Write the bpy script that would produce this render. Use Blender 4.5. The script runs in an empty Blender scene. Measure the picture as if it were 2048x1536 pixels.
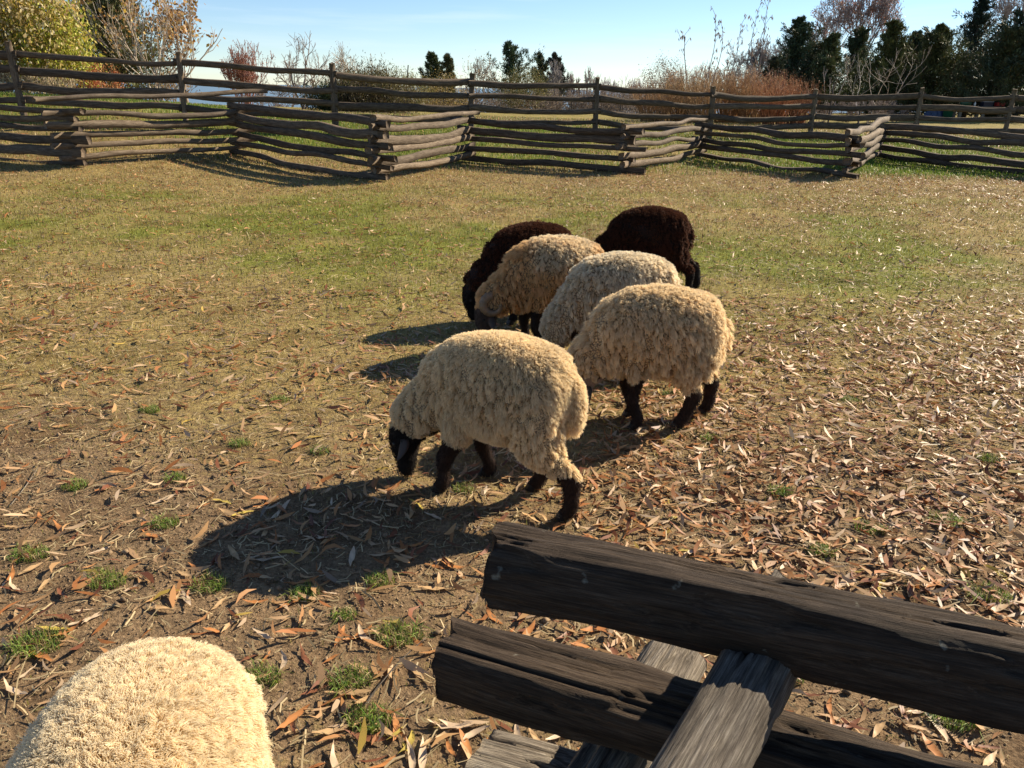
import bpy, bmesh, math, random
import numpy as np
from mathutils import Vector, Matrix, kdtree

# ------------------------------------------------------------------ camera, sky, sun, exposure
SC = bpy.context.scene
COL = SC.collection
FPX, CX, CY = 1547.0, 1024.0, 768.0
PITCH, ROLL, EYE = math.radians(21.0), math.radians(1.0), 1.65
_c, _s = math.cos(PITCH), math.sin(PITCH)
FWD = np.array([0, _c, -_s]); _u0 = np.array([0, _s, _c]); _r0 = np.array([1.0, 0, 0])
UP = _u0 * math.cos(ROLL) - _r0 * math.sin(ROLL)
RT = _r0 * math.cos(ROLL) + _u0 * math.sin(ROLL)
CAMP = np.array([0, 0, EYE])

cam_data = bpy.data.cameras.new('camera')
cam_data.sensor_width = 36.0
cam_data.lens = 36.0 * FPX / 2048.0
cam_data.clip_start = 0.05
cam_data.clip_end = 9000.0
cam = bpy.data.objects.new('camera', cam_data)
COL.objects.link(cam)
cam.matrix_world = Matrix(((RT[0], UP[0], -FWD[0], 0), (RT[1], UP[1], -FWD[1], 0), (RT[2], UP[2], -FWD[2], EYE), (0, 0, 0, 1)))
SC.camera = cam

SUN_AZ, SUN_EL = math.radians(58.0), math.radians(31.5)     # azimuth clockwise from +Y
sun_dir = Vector((math.sin(SUN_AZ) * math.cos(SUN_EL), math.cos(SUN_AZ) * math.cos(SUN_EL), math.sin(SUN_EL)))
sd = bpy.data.lights.new('sun', 'SUN'); sd.energy = 5.0; sd.angle = math.radians(0.53); sd.color = (1.0, 0.87, 0.67)
so = bpy.data.objects.new('sun', sd); COL.objects.link(so)
so.rotation_euler = sun_dir.to_track_quat('Z', 'Y').to_euler(); so.location = (20, 15, 18)

W = bpy.data.worlds.new('World'); SC.world = W; W.use_nodes = True
wn, wl = W.node_tree.nodes, W.node_tree.links
bg = wn['Background']; bg.inputs['Strength'].default_value = 0.066
sky = wn.new('ShaderNodeTexSky'); sky.sky_type = 'NISHITA'; sky.sun_disc = False
sky.sun_elevation = SUN_EL; sky.sun_rotation = SUN_AZ; sky.altitude = 20; sky.air_density = 0.8; sky.dust_density = 0.0; sky.ozone_density = 4.0
tc = wn.new('ShaderNodeTexCoord')
mp = wn.new('ShaderNodeMapping'); mp.inputs['Scale'].default_value = (1.6, 1.6, 22.0); mp.inputs['Rotation'].default_value = (0.05, 0.03, 0.4)
cn = wn.new('ShaderNodeTexNoise'); cn.inputs['Scale'].default_value = 2.2; cn.inputs['Detail'].default_value = 6; cn.inputs['Roughness'].default_value = 0.55
cr = wn.new('ShaderNodeValToRGB'); cr.color_ramp.elements[0].position = 0.52; cr.color_ramp.elements[1].position = 0.80
cr.color_ramp.elements[1].color = (0.34, 0.34, 0.34, 1)
mx = wn.new('ShaderNodeMix'); mx.data_type = 'RGBA'
mx.inputs[7].default_value = (6.8, 7.6, 8.4, 1)
wl.new(tc.outputs['Generated'], mp.inputs['Vector']); wl.new(mp.outputs[0], cn.inputs['Vector']); wl.new(cn.outputs[0], cr.inputs[0])
wl.new(cr.outputs[0], mx.inputs[0]); wl.new(sky.outputs[0], mx.inputs[6]); wl.new(mx.outputs[2], bg.inputs[0])

SC.view_settings.view_transform = 'Standard'
SC.view_settings.look = 'None'
SC.view_settings.gamma = 1.0
SC.view_settings.use_curve_mapping = False
SC.view_settings.exposure = 1.18
SC.render.engine = 'CYCLES'
SC.cycles_curves.shape = 'RIBBONS'
SC.cycles_curves.subdivisions = 2
SC.cycles.max_bounces = 6
SC.cycles.diffuse_bounces = 3
SC.cycles.transmission_bounces = 4
SC.cycles.transparent_max_bounces = 6

RNG = np.random.default_rng(7)
random.seed(7)

# ------------------------------------------------------------------ helpers
def ray(x, y):
    return RT * (x - CX) / FPX - UP * (y - CY) / FPX + FWD
def G(x, y, z=0.0):
    """point of the photograph's sight line at height z"""
    r = ray(x, y); return CAMP + r * ((z - EYE) / r[2])
def atY(x, y, dist):
    """point of the sight line at ground distance dist"""
    r = ray(x, y); return CAMP + r * (dist / r[1])
def at_t(x, y, t):
    return CAMP + ray(x, y) * t
def proj(P):
    d = np.asarray(P, float) - CAMP; z = d @ FWD
    return CX + FPX * (d @ RT) / z, CY - FPX * (d @ UP) / z
def sst(a, b, x):
    t = np.clip((x - a) / (b - a), 0, 1); return t * t * (3 - 2 * t)
def sig(x):
    return 1 / (1 + np.exp(-np.clip(x, -40, 40)))
def _h(ix, iy, iz, seed):
    n = (ix * 374761393 + iy * 668265263 + iz * 2147483647 + seed * 974634777) & 0xFFFFFFFF
    n = ((n ^ (n >> 13)) * 1274126177) & 0xFFFFFFFF
    n = ((n ^ (n >> 16)) * 2246822519) & 0xFFFFFFFF
    return ((n ^ (n >> 15)) & 0xFFFF) / 65535.0
def vn(x, y, z=0.0, seed=0):
    """value noise 0..1, vectorised"""
    x, y, z = np.broadcast_arrays(np.asarray(x, float), np.asarray(y, float), np.asarray(z, float))
    fx, fy, fz = np.floor(x), np.floor(y), np.floor(z)
    ix, iy, iz = fx.astype(np.int64), fy.astype(np.int64), fz.astype(np.int64)
    u, v, w = x - fx, y - fy, z - fz
    u, v, w = u * u * (3 - 2 * u), v * v * (3 - 2 * v), w * w * (3 - 2 * w)
    r = 0
    for dx in (0, 1):
        for dy in (0, 1):
            for dz in (0, 1):
                r = r + _h(ix + dx, iy + dy, iz + dz, seed) * (u if dx else 1 - u) * (v if dy else 1 - v) * (w if dz else 1 - w)
    return r
def fbm(x, y, z=0.0, seed=0, oct=4):
    a, f, s, n = 1.0, 1.0, 0, 0
    for k in range(oct):
        s = s + a * vn(x * f, y * f, np.asarray(z) * f, seed + k); n += a; a *= 0.5; f *= 2.03
    return s / n

def mesh_from(name, V, Fc, cols=None, attrs=None, smooth=False):
    """V (n,3), Fc (m,k) index array (or list of arrays), cols per-vertex colour (n,3)"""
    me = bpy.data.meshes.new(name)
    V = np.ascontiguousarray(V, dtype=np.float32)
    if isinstance(Fc, np.ndarray): Fc = [Fc]
    Fc = [f for f in Fc if len(f)]
    nl = sum(f.size for f in Fc); nf = sum(len(f) for f in Fc)
    me.vertices.add(len(V)); me.vertices.foreach_set('co', V.ravel())
    me.loops.add(nl); me.polygons.add(nf)
    me.loops.foreach_set('vertex_index', np.concatenate([f.ravel() for f in Fc]).astype(np.int32))
    tot = np.concatenate([np.full(len(f), f.shape[1]) for f in Fc]).astype(np.int32)
    st = np.concatenate([[0], np.cumsum(tot)[:-1]]).astype(np.int32)
    me.polygons.foreach_set('loop_start', st); me.polygons.foreach_set('loop_total', tot)
    if smooth: me.polygons.foreach_set('use_smooth', np.ones(nf, bool))
    me.update(calc_edges=True)
    if cols is not None:
        a = me.attributes.new('col', 'FLOAT_COLOR', 'POINT')
        a.data.foreach_set('color', np.c_[cols, np.ones(len(V))].astype(np.float32).ravel())
    for k, arr in (attrs or {}).items():
        arr = np.asarray(arr, np.float32)
        if arr.ndim == 1:
            a = me.attributes.new(k, 'FLOAT', 'POINT'); a.data.foreach_set('value', arr)
        else:
            a = me.attributes.new(k, 'FLOAT_VECTOR', 'POINT'); a.data.foreach_set('vector', arr.ravel())
    return me
def link(name, data, mat=None, parent=None, loc=(0, 0, 0)):
    o = bpy.data.objects.new(name, data); COL.objects.link(o)
    o.location = loc
    if parent: o.parent = parent
    if mat and data is not None and len(data.materials) == 0: data.materials.append(mat)
    return o
def tag(o, label, cat, group=None):
    o['label'] = label; o['category'] = cat
    if group: o['group'] = group
    return o
def thing(name, label, cat, loc=(0, 0, 0), group=None):
    o = bpy.data.objects.new(name, None); COL.objects.link(o); o.location = loc; o.empty_display_size = 0.2
    return tag(o, label, cat, group)

# ------------------------------------------------------------------ materials
def newmat(name):
    m = bpy.data.materials.new(name); m.use_nodes = True
    n, l = m.node_tree.nodes, m.node_tree.links
    return m, n, l, n['Principled BSDF']
def N(n, t, **kw):
    x = n.new(t)
    for k, v in kw.items():
        if k in x.inputs: x.inputs[k].default_value = v
        else: setattr(x, k, v)
    return x
def ramp(n, stops):
    r = n.new('ShaderNodeValToRGB'); e = r.color_ramp.elements
    while len(e) < len(stops): e.new(0.5)
    for k, (p, c) in enumerate(stops):
        e[k].position = p; e[k].color = (*c, 1) if len(c) == 3 else c
    return r
def mixc(n, l, fac, a, b, mode='MIX'):
    m = n.new('ShaderNodeMix'); m.data_type = 'RGBA'; m.blend_type = mode
    for sock, v in ((0, fac), (6, a), (7, b)):
        if isinstance(v, (int, float)): m.inputs[sock].default_value = v
        elif isinstance(v, tuple): m.inputs[sock].default_value = (*v, 1)
        else: l.new(v, m.inputs[sock])
    return m.outputs[2]

def attr_mat(name, rough=0.6, transl=0.35, spec=0.3):
    """colour from the mesh's own 'col' attribute, some light passing through (leaves, blades)"""
    m, n, l, b = newmat(name)
    a = N(n, 'ShaderNodeAttribute', attribute_name='col')
    l.new(a.outputs['Color'], b.inputs['Base Color'])
    b.inputs['Roughness'].default_value = rough; b.inputs['Specular IOR Level'].default_value = spec
    if transl > 0:
        t = n.new('ShaderNodeBsdfTranslucent'); l.new(a.outputs['Color'], t.inputs['Color'])
        mx = n.new('ShaderNodeMixShader'); mx.inputs[0].default_value = transl
        l.new(b.outputs[0], mx.inputs[1]); l.new(t.outputs[0], mx.inputs[2])
        l.new(mx.outputs[0], n['Material Output'].inputs['Surface'])
    return m
M_FOL = attr_mat('foliage', 0.55, 0.35, 0.3)
M_NEEDLE = attr_mat('needles', 0.6, 0.12, 0.25)
M_LEAF = attr_mat('dry_leaf', 0.53, 0.2, 0.32)
M_BLADE = attr_mat('grass_blade', 0.55, 0.3, 0.3)
M_TWIG = attr_mat('twig', 0.75, 0.0, 0.2)
M_PLAIN = attr_mat('painted', 0.45, 0.0, 0.4)

def wood_mat(name, dark, mid, light, bump=0.6, fine=1.0, blot=0.45):
    m, n, l, b = newmat(name)
    a = N(n, 'ShaderNodeAttribute', attribute_name='gr')
    m1 = N(n, 'ShaderNodeMapping'); m1.inputs['Scale'].default_value = (5.0 * fine, 230 * fine, 230 * fine)
    n1 = N(n, 'ShaderNodeTexNoise', Scale=1.0, Detail=7, Roughness=0.72)
    m2 = N(n, 'ShaderNodeMapping'); m2.inputs['Scale'].default_value = (4.5, 26, 26)
    n2 = N(n, 'ShaderNodeTexNoise', Scale=1.0, Detail=6, Roughness=0.7)
    l.new(a.outputs['Vector'], m1.inputs[0]); l.new(m1.outputs[0], n1.inputs['Vector'])
    l.new(a.outputs['Vector'], m2.inputs[0]); l.new(m2.outputs[0], n2.inputs['Vector'])
    r1 = ramp(n, [(0.30, dark), (0.5, mid), (0.72, light)])
    l.new(n1.outputs[0], r1.inputs[0])
    r2 = ramp(n, [(0.36, (blot, blot * 0.92, blot * 0.88)), (0.62, (1, 1, 1))])
    l.new(n2.outputs[0], r2.inputs[0])
    c = mixc(n, l, 0.85, r1.outputs[0], r2.outputs[0], 'MULTIPLY')
    oi = N(n, 'ShaderNodeObjectInfo')
    r3 = ramp(n, [(0.0, (0.72, 0.70, 0.68)), (1.0, (1.15, 1.10, 1.02))]); l.new(oi.outputs['Random'], r3.inputs[0])
    c = mixc(n, l, 1.0, c, r3.outputs[0], 'MULTIPLY')
    # lichen flecks
    n3 = N(n, 'ShaderNodeTexNoise', Scale=30.0, Detail=4); l.new(a.outputs['Vector'], n3.inputs['Vector'])
    r4 = ramp(n, [(0.69, (0, 0, 0)), (0.78, (0.7, 0.7, 0.7))]); l.new(n3.outputs[0], r4.inputs[0])
    c = mixc(n, l, r4.outputs[0], c, (0.30, 0.30, 0.25))
    l.new(c, b.inputs['Base Color'])
    b.inputs['Roughness'].default_value = 0.85; b.inputs['Specular IOR Level'].default_value = 0.2
    bp = N(n, 'ShaderNodeBump', Strength=bump, Distance=0.006); l.new(n1.outputs[0], bp.inputs['Height']); l.new(bp.outputs[0], b.inputs['Normal'])
    return m
M_RAIL = wood_mat('weathered_rail', (0.05, 0.036, 0.026), (0.16, 0.125, 0.09), (0.36, 0.30, 0.23), 0.7, 0.6)  # lighter wood, for the posts and the sunlit zigzag sections
M_RAILFARSHADE = wood_mat('far_and_shaded_rail', (0.04, 0.03, 0.022), (0.12, 0.092, 0.068), (0.25, 0.205, 0.155), 0.6, 0.5)  # darker copy: far rails, and shade painted onto the shaded zigzag sections
M_BROWN = wood_mat('brown_rail', (0.030, 0.021, 0.015), (0.085, 0.060, 0.042), (0.17, 0.132, 0.098), 1.0, 1.5, 0.25)
M_GREY = wood_mat('grey_rail', (0.045, 0.036, 0.030), (0.23, 0.20, 0.165), (0.50, 0.46, 0.39), 1.0, 1.4, 0.3)

def ground_mat():
    m, n, l, b = newmat('paddock_ground')
    geo = N(n, 'ShaderNodeNewGeometry')
    def noise(sc, det=4, ro=0.6):
        x = N(n, 'ShaderNodeTexNoise', Scale=sc, Detail=det, Roughness=ro); l.new(geo.outputs['Position'], x.inputs['Vector']); return x.outputs[0]
    nA, nB, nC, nD = noise(70, 5, 0.7), noise(9, 4), noise(1.6, 6), noise(28, 5, 0.7)
    soil = ramp(n, [(0.30, (0.085, 0.056, 0.032)), (0.5, (0.205, 0.140, 0.082)), (0.72, (0.33, 0.235, 0.14))]); l.new(nA, soil.inputs[0])
    s2 = ramp(n, [(0.3, (0.7, 0.7, 0.7)), (0.7, (1.15, 1.12, 1.08))]); l.new(nB, s2.inputs[0])
    c = mixc(n, l, 1.0, soil.outputs[0], s2.outputs[0], 'MULTIPLY')
    ad = N(n, 'ShaderNodeAttribute', attribute_name='dry'); ag = N(n, 'ShaderNodeAttribute', attribute_name='green')
    def mask(attr, nz, lo, hi):
        ma = N(n, 'ShaderNodeMath', operation='ADD'); l.new(attr.outputs['Fac'], ma.inputs[0]); l.new(nz, ma.inputs[1])
        r = ramp(n, [(lo / 2, (0, 0, 0)), (hi / 2, (1, 1, 1))])
        mh = N(n, 'ShaderNodeMath', operation='MULTIPLY'); mh.inputs[1].default_value = 0.5; l.new(ma.outputs[0], mh.inputs[0])
        l.new(mh.outputs[0], r.inputs[0]); return r.outputs[0]
    dry = ramp(n, [(0.3, (0.13, 0.095, 0.035)), (0.52, (0.27, 0.20, 0.075)), (0.72, (0.40, 0.31, 0.13))]); l.new(nD, dry.inputs[0])
    c = mixc(n, l, mask(ad, nD, 0.75, 1.1), c, dry.outputs[0])
    grn = ramp(n, [(0.3, (0.07, 0.075, 0.014)), (0.55, (0.17, 0.18, 0.032)), (0.75, (0.27, 0.27, 0.07))]); l.new(nD, grn.inputs[0])
    c = mixc(n, l, mask(ag, nD, 0.85, 1.35), c, grn.outputs[0])
    pt = ramp(n, [(0.33, (0.62, 0.56, 0.50)), (0.5, (0.95, 0.95, 0.95)), (0.68, (1.18, 1.15, 1.10))]); l.new(nC, pt.inputs[0]); c = mixc(n, l, 1.0, c, pt.outputs[0], 'MULTIPLY')
    l.new(c, b.inputs['Base Color'])
    b.inputs['Roughness'].default_value = 0.95; b.inputs['Specular IOR Level'].default_value = 0.1
    ma = N(n, 'ShaderNodeMath', operation='ADD'); l.new(nA, ma.inputs[0]); l.new(nD, ma.inputs[1])
    bp = N(n, 'ShaderNodeBump', Strength=0.9, Distance=0.012); l.new(ma.outputs[0], bp.inputs['Height']); l.new(bp.outputs[0], b.inputs['Normal'])
    return m

# ------------------------------------------------------------------ terrain
WORM_PX = [(-230, 300, 0.10), (150, 332, 0.10), (480, 312, 0.12), (760, 362, 0), (940, 325, 0), (1250, 347, 0), (1400, 316, 0), (1690, 357, 0), (1757, 316, 0), (2190, 366, 0)]
WORM = [G(x, y, z) for x, y, z in WORM_PX]
POST_PX = [(-285, 66, 222, 19.6), (50, 83, 235, 20.0), (372, 103, 250, 20.6), (672, 126, 268, 21.4), (943, 146, 268, 22.8), (1190, 155, 268, 24.0), (1418, 172, 277, 25.2), (1619, 178, 272, 26.6), (1828, 175, 276, 26.2), (2007, 178, 284, 25.6), (2200, 180, 292, 25.0)]
POSTS = []
for px, yt, yb, d in POST_PX:
    b = atY(px, yb, d); tt = atY(px, yt, d); POSTS.append((b, tt[2] - b[2]))
ctrl = [tuple(p) for p in WORM] + [tuple(b) for b, h in POSTS]
for x in range(-26, 27, 4):
    for y in (0, 4, 8, 12): ctrl.append((x, y, 0.0))
ctrl += [(-26, 30, 0.85), (-16, 30, 0.80), (-8, 30, 0.68), (0, 31, 0.50), (9, 33, 0.38), (20, 33, 0.30), (28, 33, 0.3), (-26, 18, 0.6), (26, 22, 0.1),
         (-26, 46, 0.75), (-12, 46, 0.60), (0, 46, 0.45), (12, 46, 0.40), (26, 46, 0.38)]
ctrl = np.array(ctrl)
def _tk(r2): return 0.5 * r2 * np.log(r2 + 1e-9)
_K = _tk(((ctrl[:, None, :2] - ctrl[None, :, :2]) ** 2).sum(-1)); _P = np.c_[np.ones(len(ctrl)), ctrl[:, :2]]
_A = np.block([[_K + 0.02 * np.eye(len(ctrl)), _P], [_P.T, np.zeros((3, 3))]])
_w = np.linalg.solve(_A, np.r_[ctrl[:, 2], 0, 0, 0])
def T(x, y):
    x, y = np.broadcast_arrays(np.asarray(x, float), np.asarray(y, float)); sh = x.shape
    x, y = x.ravel(), y.ravel()
    xc, yc = np.clip(x, -26, 26), np.clip(y, 0, 46)
    z = np.empty_like(x)
    for k in range(0, len(x), 40000):
        q = np.c_[xc[k:k + 40000], yc[k:k + 40000]]
        z[k:k + 40000] = _tk(((q[:, None, :] - ctrl[None, :, :2]) ** 2).sum(-1)) @ _w[:-3] + _w[-3] + q @ _w[-2:]
    z = z * sst(12.5, 15.5, yc)
    fall = sst(0, 34, y - (40 + 0.7 * np.clip(x, 0, 40)))
    z = z * (1 - fall) - 6.0 * fall
    near = np.exp(-((np.hypot(x, y) / 14) ** 2))
    z = z + near * (0.030 * (fbm(x * 1.1, y * 1.1, 0, 3, 3) - 0.5) + 0.016 * (fbm(x * 9, y * 9, 0, 5, 3) - 0.5))
    return z.reshape(sh)
def green_f(x, y):
    n = fbm(x * 0.55, y * 0.55, 0, 21, 3)
    g = 0.14 + 0.16 * sst(4, 7, y) * (1 - sst(13, 16, y)) + 0.62 * np.exp(-((y - 9.5) / 3.8) ** 2) * sst(0.36, 0.70, fbm(x * 0.9, y * 0.9, 0, 22, 4))
    g = g + 0.28 * np.exp(-(((x + 5) / 4.0) ** 2 + ((y - 9.5) / 2.4) ** 2)) + 0.35 * np.exp(-(((x - 2.6) / 1.6) ** 2 + ((y - 8.2) / 2.2) ** 2))
    bank = sst(17.0, 19.5, y + 0.10 * x) * (1 - sst(24, 30, y))
    g = g + bank * (0.62 + 0.9 * (fbm(x * 0.35, y * 0.5, 0, 77, 3) - 0.46) - 0.30 * np.exp(-(((x - 4.2) / 2.0) ** 2 + ((y - 20.5) / 2) ** 2)))
    g = g + 0.40 * sst(30, 38, y)
    return np.clip(g, 0, 1)
def dry_f(x, y):
    n = fbm(x * 0.8, y * 0.8, 0, 31, 3)
    return np.clip(0.12 + 0.50 * sst(1.8, 5.0, y) + 0.5 * (n - 0.5), 0, 1)
def litter_f(x, y):
    n = fbm(x * 1.6, y * 1.6, 0, 41, 3); n2 = fbm(x * 0.5, y * 0.5, 0, 43, 2)
    a = sig((x - 0.30 - 0.10 * (y - 2.8)) / 0.10) * sig((y - 1.75 - 0.15 * n2) / 0.10) * sig((6.0 - y) / 0.7) * (0.58 + 1.0 * n)
    left = 0.22 + 1.0 * np.clip(n - 0.45, 0, 1) * sst(1.6, 3.2, y)
    far = (0.42 + 0.50 * sig((x - 1.5) / 1.5)) * sig((y - 5.5) / 0.8) * sst(0.25, 0.6, n) * (0.55 + 0.45 * sst(10, 13, y))
    return np.clip(np.maximum(np.maximum(a, left), far), 0, 1)

def build_ground():
    nx, ny = 330, 420
    u = np.linspace(-1, 1, nx); v = np.linspace(0, 1, ny)
    xs = 3000 * np.sinh(u * 8.0) / np.sinh(8.0)
    ys = -12 + 4000 * (np.sinh(v * 8.0 - 2.0) - math.sinh(-2.0)) / (np.sinh(6.0) - math.sinh(-2.0))
    # finer rows close by
    ys = np.unique(np.r_[np.linspace(-8, -0.5, 8), np.linspace(0, 6, 190), np.linspace(6.05, 30, 200), np.geomspace(30.5, 4000, 70)])
    xs = np.unique(np.r_[-np.geomspace(30, 3000, 40), np.linspace(-29, -5, 60), np.linspace(-4.8, 4.8, 220), np.linspace(5, 29, 60), np.geomspace(30, 3000, 40)])
    X, Y = np.meshgrid(xs, ys); Z = T(X, Y)
    ny, nx = X.shape
    V = np.c_[X.ravel(), Y.ravel(), Z.ravel()]
    i = np.arange(ny * nx).reshape(ny, nx)
    Fq = np.c_[i[:-1, :-1].ravel(), i[:-1, 1:].ravel(), i[1:, 1:].ravel(), i[1:, :-1].ravel()]
    me = mesh_from('ground', V, Fq, attrs={'green': green_f(V[:, 0], V[:, 1]), 'dry': dry_f(V[:, 0], V[:, 1])}, smooth=True)
    o = link('ground', me, ground_mat()); o['kind'] = 'structure'
    # water far behind, below the crest
    m, n, l, b = newmat('water'); b.inputs['Base Color'].default_value = (0.10, 0.15, 0.19, 1); b.inputs['Roughness'].default_value = 0.3; b.inputs['Specular IOR Level'].default_value = 0.3
    nz = N(n, 'ShaderNodeTexNoise', Scale=0.8, Detail=3); bp = N(n, 'ShaderNodeBump', Strength=0.25, Distance=0.3)
    geo = N(n, 'ShaderNodeNewGeometry'); l.new(geo.outputs['Position'], nz.inputs['Vector']); l.new(nz.outputs[0], bp.inputs['Height']); l.new(bp.outputs[0], b.inputs['Normal'])
    Vw = np.array([[-2500, 70, -5.3], [2500, 70, -5.3], [2500, 3500, -5.3], [-2500, 3500, -5.3]])
    w = link('water', mesh_from('water', Vw, np.array([[0, 1, 2, 3]])), m); w['kind'] = 'structure'
build_ground()

# ------------------------------------------------------------------ split rails
def rail_mesh(p0, p1, w, h, seed, nseg=16, nside=10, wob=0.02, rough=0.10, sag=0.0, taper=1.0, detail=False, twist=0.3, pw=3.2):
    """an irregular split rail from p0 to p1; returns mesh around its midpoint"""
    r = np.random.default_rng(seed)
    p0, p1 = np.asarray(p0, float), np.asarray(p1, float); mid = (p0 + p1) / 2
    L = np.linalg.norm(p1 - p0); t = (p1 - p0) / L
    lat = np.cross([0, 0, 1.0], t); lat /= np.linalg.norm(lat); upv = np.cross(t, lat)
    u = np.linspace(0, 1, nseg + 1); th = np.linspace(0, 2 * np.pi, nside, endpoint=False)
    U, TH = np.meshgrid(u, th, indexing='ij'); s = U * L
    ca, sa = np.cos(TH), np.sin(TH)
    rad = 1 / (np.abs(ca) ** pw + np.abs(sa) ** pw) ** (1 / pw)
    # wedge-like split section, per rail
    k1, k2 = r.uniform(-0.22, 0.22, 2) if detail else r.uniform(-0.32, 0.32, 2)
    rad = rad * (1 + k1 * np.cos(TH - r.uniform(0, 6.28)) + k2 * np.cos(2 * TH - r.uniform(0, 6.28)) * 0.6)
    rad = rad * (1 + rough * 2 * (vn(s * 3.0, TH * 0 + ca * 1.2, sa * 1.2, seed) - 0.5) + rough * (vn(s * 8.0, ca * 2.5, sa * 2.5, seed + 1) - 0.5))
    sc = 1 + (taper - 1) * U + 0.16 * (vn(s * 1.2, 0.5, 0, seed + 2) - 0.5)
    tw = twist * (vn(u * L * 0.6, 0.3, 0, seed + 5) - 0.5)
    off_l = wob * 2 * (vn(u * L * 0.9, 0.1, 0, seed + 3) - 0.5) * np.sin(np.pi * np.clip(u, 0.02, 0.98)) ** 0.4
    off_u = wob * 2.4 * (vn(u * L * 0.9, 7.1, 0, seed + 4) - 0.5) * np.sin(np.pi * np.clip(u, 0.02, 0.98)) ** 0.4 - sag * 4 * u * (1 - u)
    if detail:
        d = 0.004 * (vn(s * 4, ca * 22, sa * 22, seed + 8) - 0.5) + 0.0025 * (vn(s * 9, ca * 60, sa * 60, seed + 9) - 0.5)
        for q in range(5):
            tc_ = r.uniform(0, 6.28) + 0.5 * (vn(s * 1.7, q * 3.3, 0, seed + 20 + q) - 0.5)
            dd = np.abs((TH - tc_ + np.pi) % (2 * np.pi) - np.pi)
            gate = sst(0.42, 0.55, vn(s * 1.6, q * 5.1, 2, seed + 30 + q))
            d = d - 0.007 * gate * np.exp(-(dd / 0.035) ** 2)
        chip = sst(0.56, 0.66, fbm(s * 5, ca * 2.4, sa * 2.4, seed + 50, 4)); d = d - 0.010 * chip + 0.012 * (fbm(s * 6, ca * 3, sa * 3, seed + 55, 4) - 0.5)
        d = d / (0.25 * (w + h))
        rad = rad + d
    a, b_ = ca * rad * w / 2 * sc, sa * rad * h / 2 * sc
    ct, stt = np.cos(tw)[:, None], np.sin(tw)[:, None]
    A, B = a * ct - b_ * stt + off_l[:, None], a * stt + b_ * ct + off_u[:, None]
    # uneven sawn / broken ends
    e = (np.abs(U - 0.5) > 0.4999)
    du = (vn(ca * 1.5, sa * 1.5, U * 9, seed + 60) - 0.5) * 0.05 / L * e + r.uniform(-0.25, 0.25) * ca * w / L * 0.35 * e
    Ur = U + du
    Pm = p0[None, None] + t * (Ur * L)[..., None] + lat * A[..., None] + upv * B[..., None] - mid
    V = Pm.reshape(-1, 3); gr = np.stack([Ur * L + seed * 3.7, A, B], -1).reshape(-1, 3)
    i = np.arange((nseg + 1) * nside).reshape(nseg + 1, nside); j = np.roll(i, -1, 1)
    Fq = np.c_[i[:-1].ravel(), j[:-1].ravel(), j[1:].ravel(), i[1:].ravel()][:, ::-1]
    nv = len(V)
    V = np.r_[V, V[i[0]].mean(0)[None], V[i[-1]].mean(0)[None]]; gr = np.r_[gr, gr[i[0]].mean(0)[None], gr[i[-1]].mean(0)[None]]
    Ft = np.r_[np.c_[np.full(nside, nv), i[0], j[0]][:, ::-1], np.c_[np.full(nside, nv + 1), j[-1], i[-1]][:, ::-1]]
    me = mesh_from('rail', V, [Fq[:, ::-1], Ft[:, ::-1]], attrs={'gr': gr}, smooth=False)
    fl = np.ones(len(me.polygons), bool); fl[len(Fq):] = False
    if detail or nside > 9: me.polygons.foreach_set('use_smooth', fl)
    return me, mid

def add_rail(parent, p0, p1, w, h, seed, mat, name='rail', **kw):
    me, mid = rail_mesh(p0, p1, w, h, seed, **kw)
    return link(name, me, mat, parent, tuple(Vector(mid) - parent.location))

# worm (zigzag) fence across the paddock
worm = thing('zigzag_rail_fence', 'low zigzag split-rail fence of stacked grey rails across the paddock', 'fence', tuple(WORM[4]))
HT = [1.25, 1.22, 1.22, 1.18, 1.14, 1.04, 0.98, 0.98, 0.98, 0.98]
rr = np.random.default_rng(11)
for i in range(len(WORM) - 1):
    a, b = WORM[i], WORM[i + 1]
    d = (b - a) / np.linalg.norm(b - a); nrail = 6 if i < 4 else 5
    for k in range(nrail):
        za = HT[i] * (k + 0.25 + 0.5 * (i % 2)) / (nrail + 0.3); zb = HT[i + 1] * (k + 0.25 + 0.5 * (i % 2)) / (nrail + 0.3)
        ea, eb = rr.uniform(0.14, 0.50), rr.uniform(0.14, 0.50)
        side = np.array([-d[1], d[0], 0]) * rr.uniform(-0.05, 0.05)
        p0 = a - d * ea + side + [0, 0, za + rr.uniform(-.025, .025) + T(*a[:2]) - a[2] + 0.04]; p1 = b + d * eb - side + [0, 0, zb + rr.uniform(-.025, .025) + 0.04]
        if k == nrail - 1 and i == 1:       # the long pale top rail
            p0 = p0 - d * 0.35 + [0, 0, 0.02]; p1 = p1 + d * 0.55 + [0, 0, 0.20]
        if k == nrail - 1 and i == 7: p1 = p1 + [0, 0, 0.10]
        h = rr.choice([0.105, 0.12, 0.13, 0.145]) * rr.uniform(0.92, 1.08); w = rr.uniform(0.09, 0.15)
        if k == nrail - 1 and i == 1: h = 0.085
        add_rail(worm, p0, p1, w, h, 1000 + i * 10 + k, M_RAIL if i % 2 else M_RAILFARSHADE, nseg=18, nside=8, wob=0.05, sag=rr.uniform(0.0, 0.07), rough=0.15, pw=4.5, taper=rr.uniform(0.75, 1.2))  # alternate sections: lighter wood where sunlit, shade put into the darker wood

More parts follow.
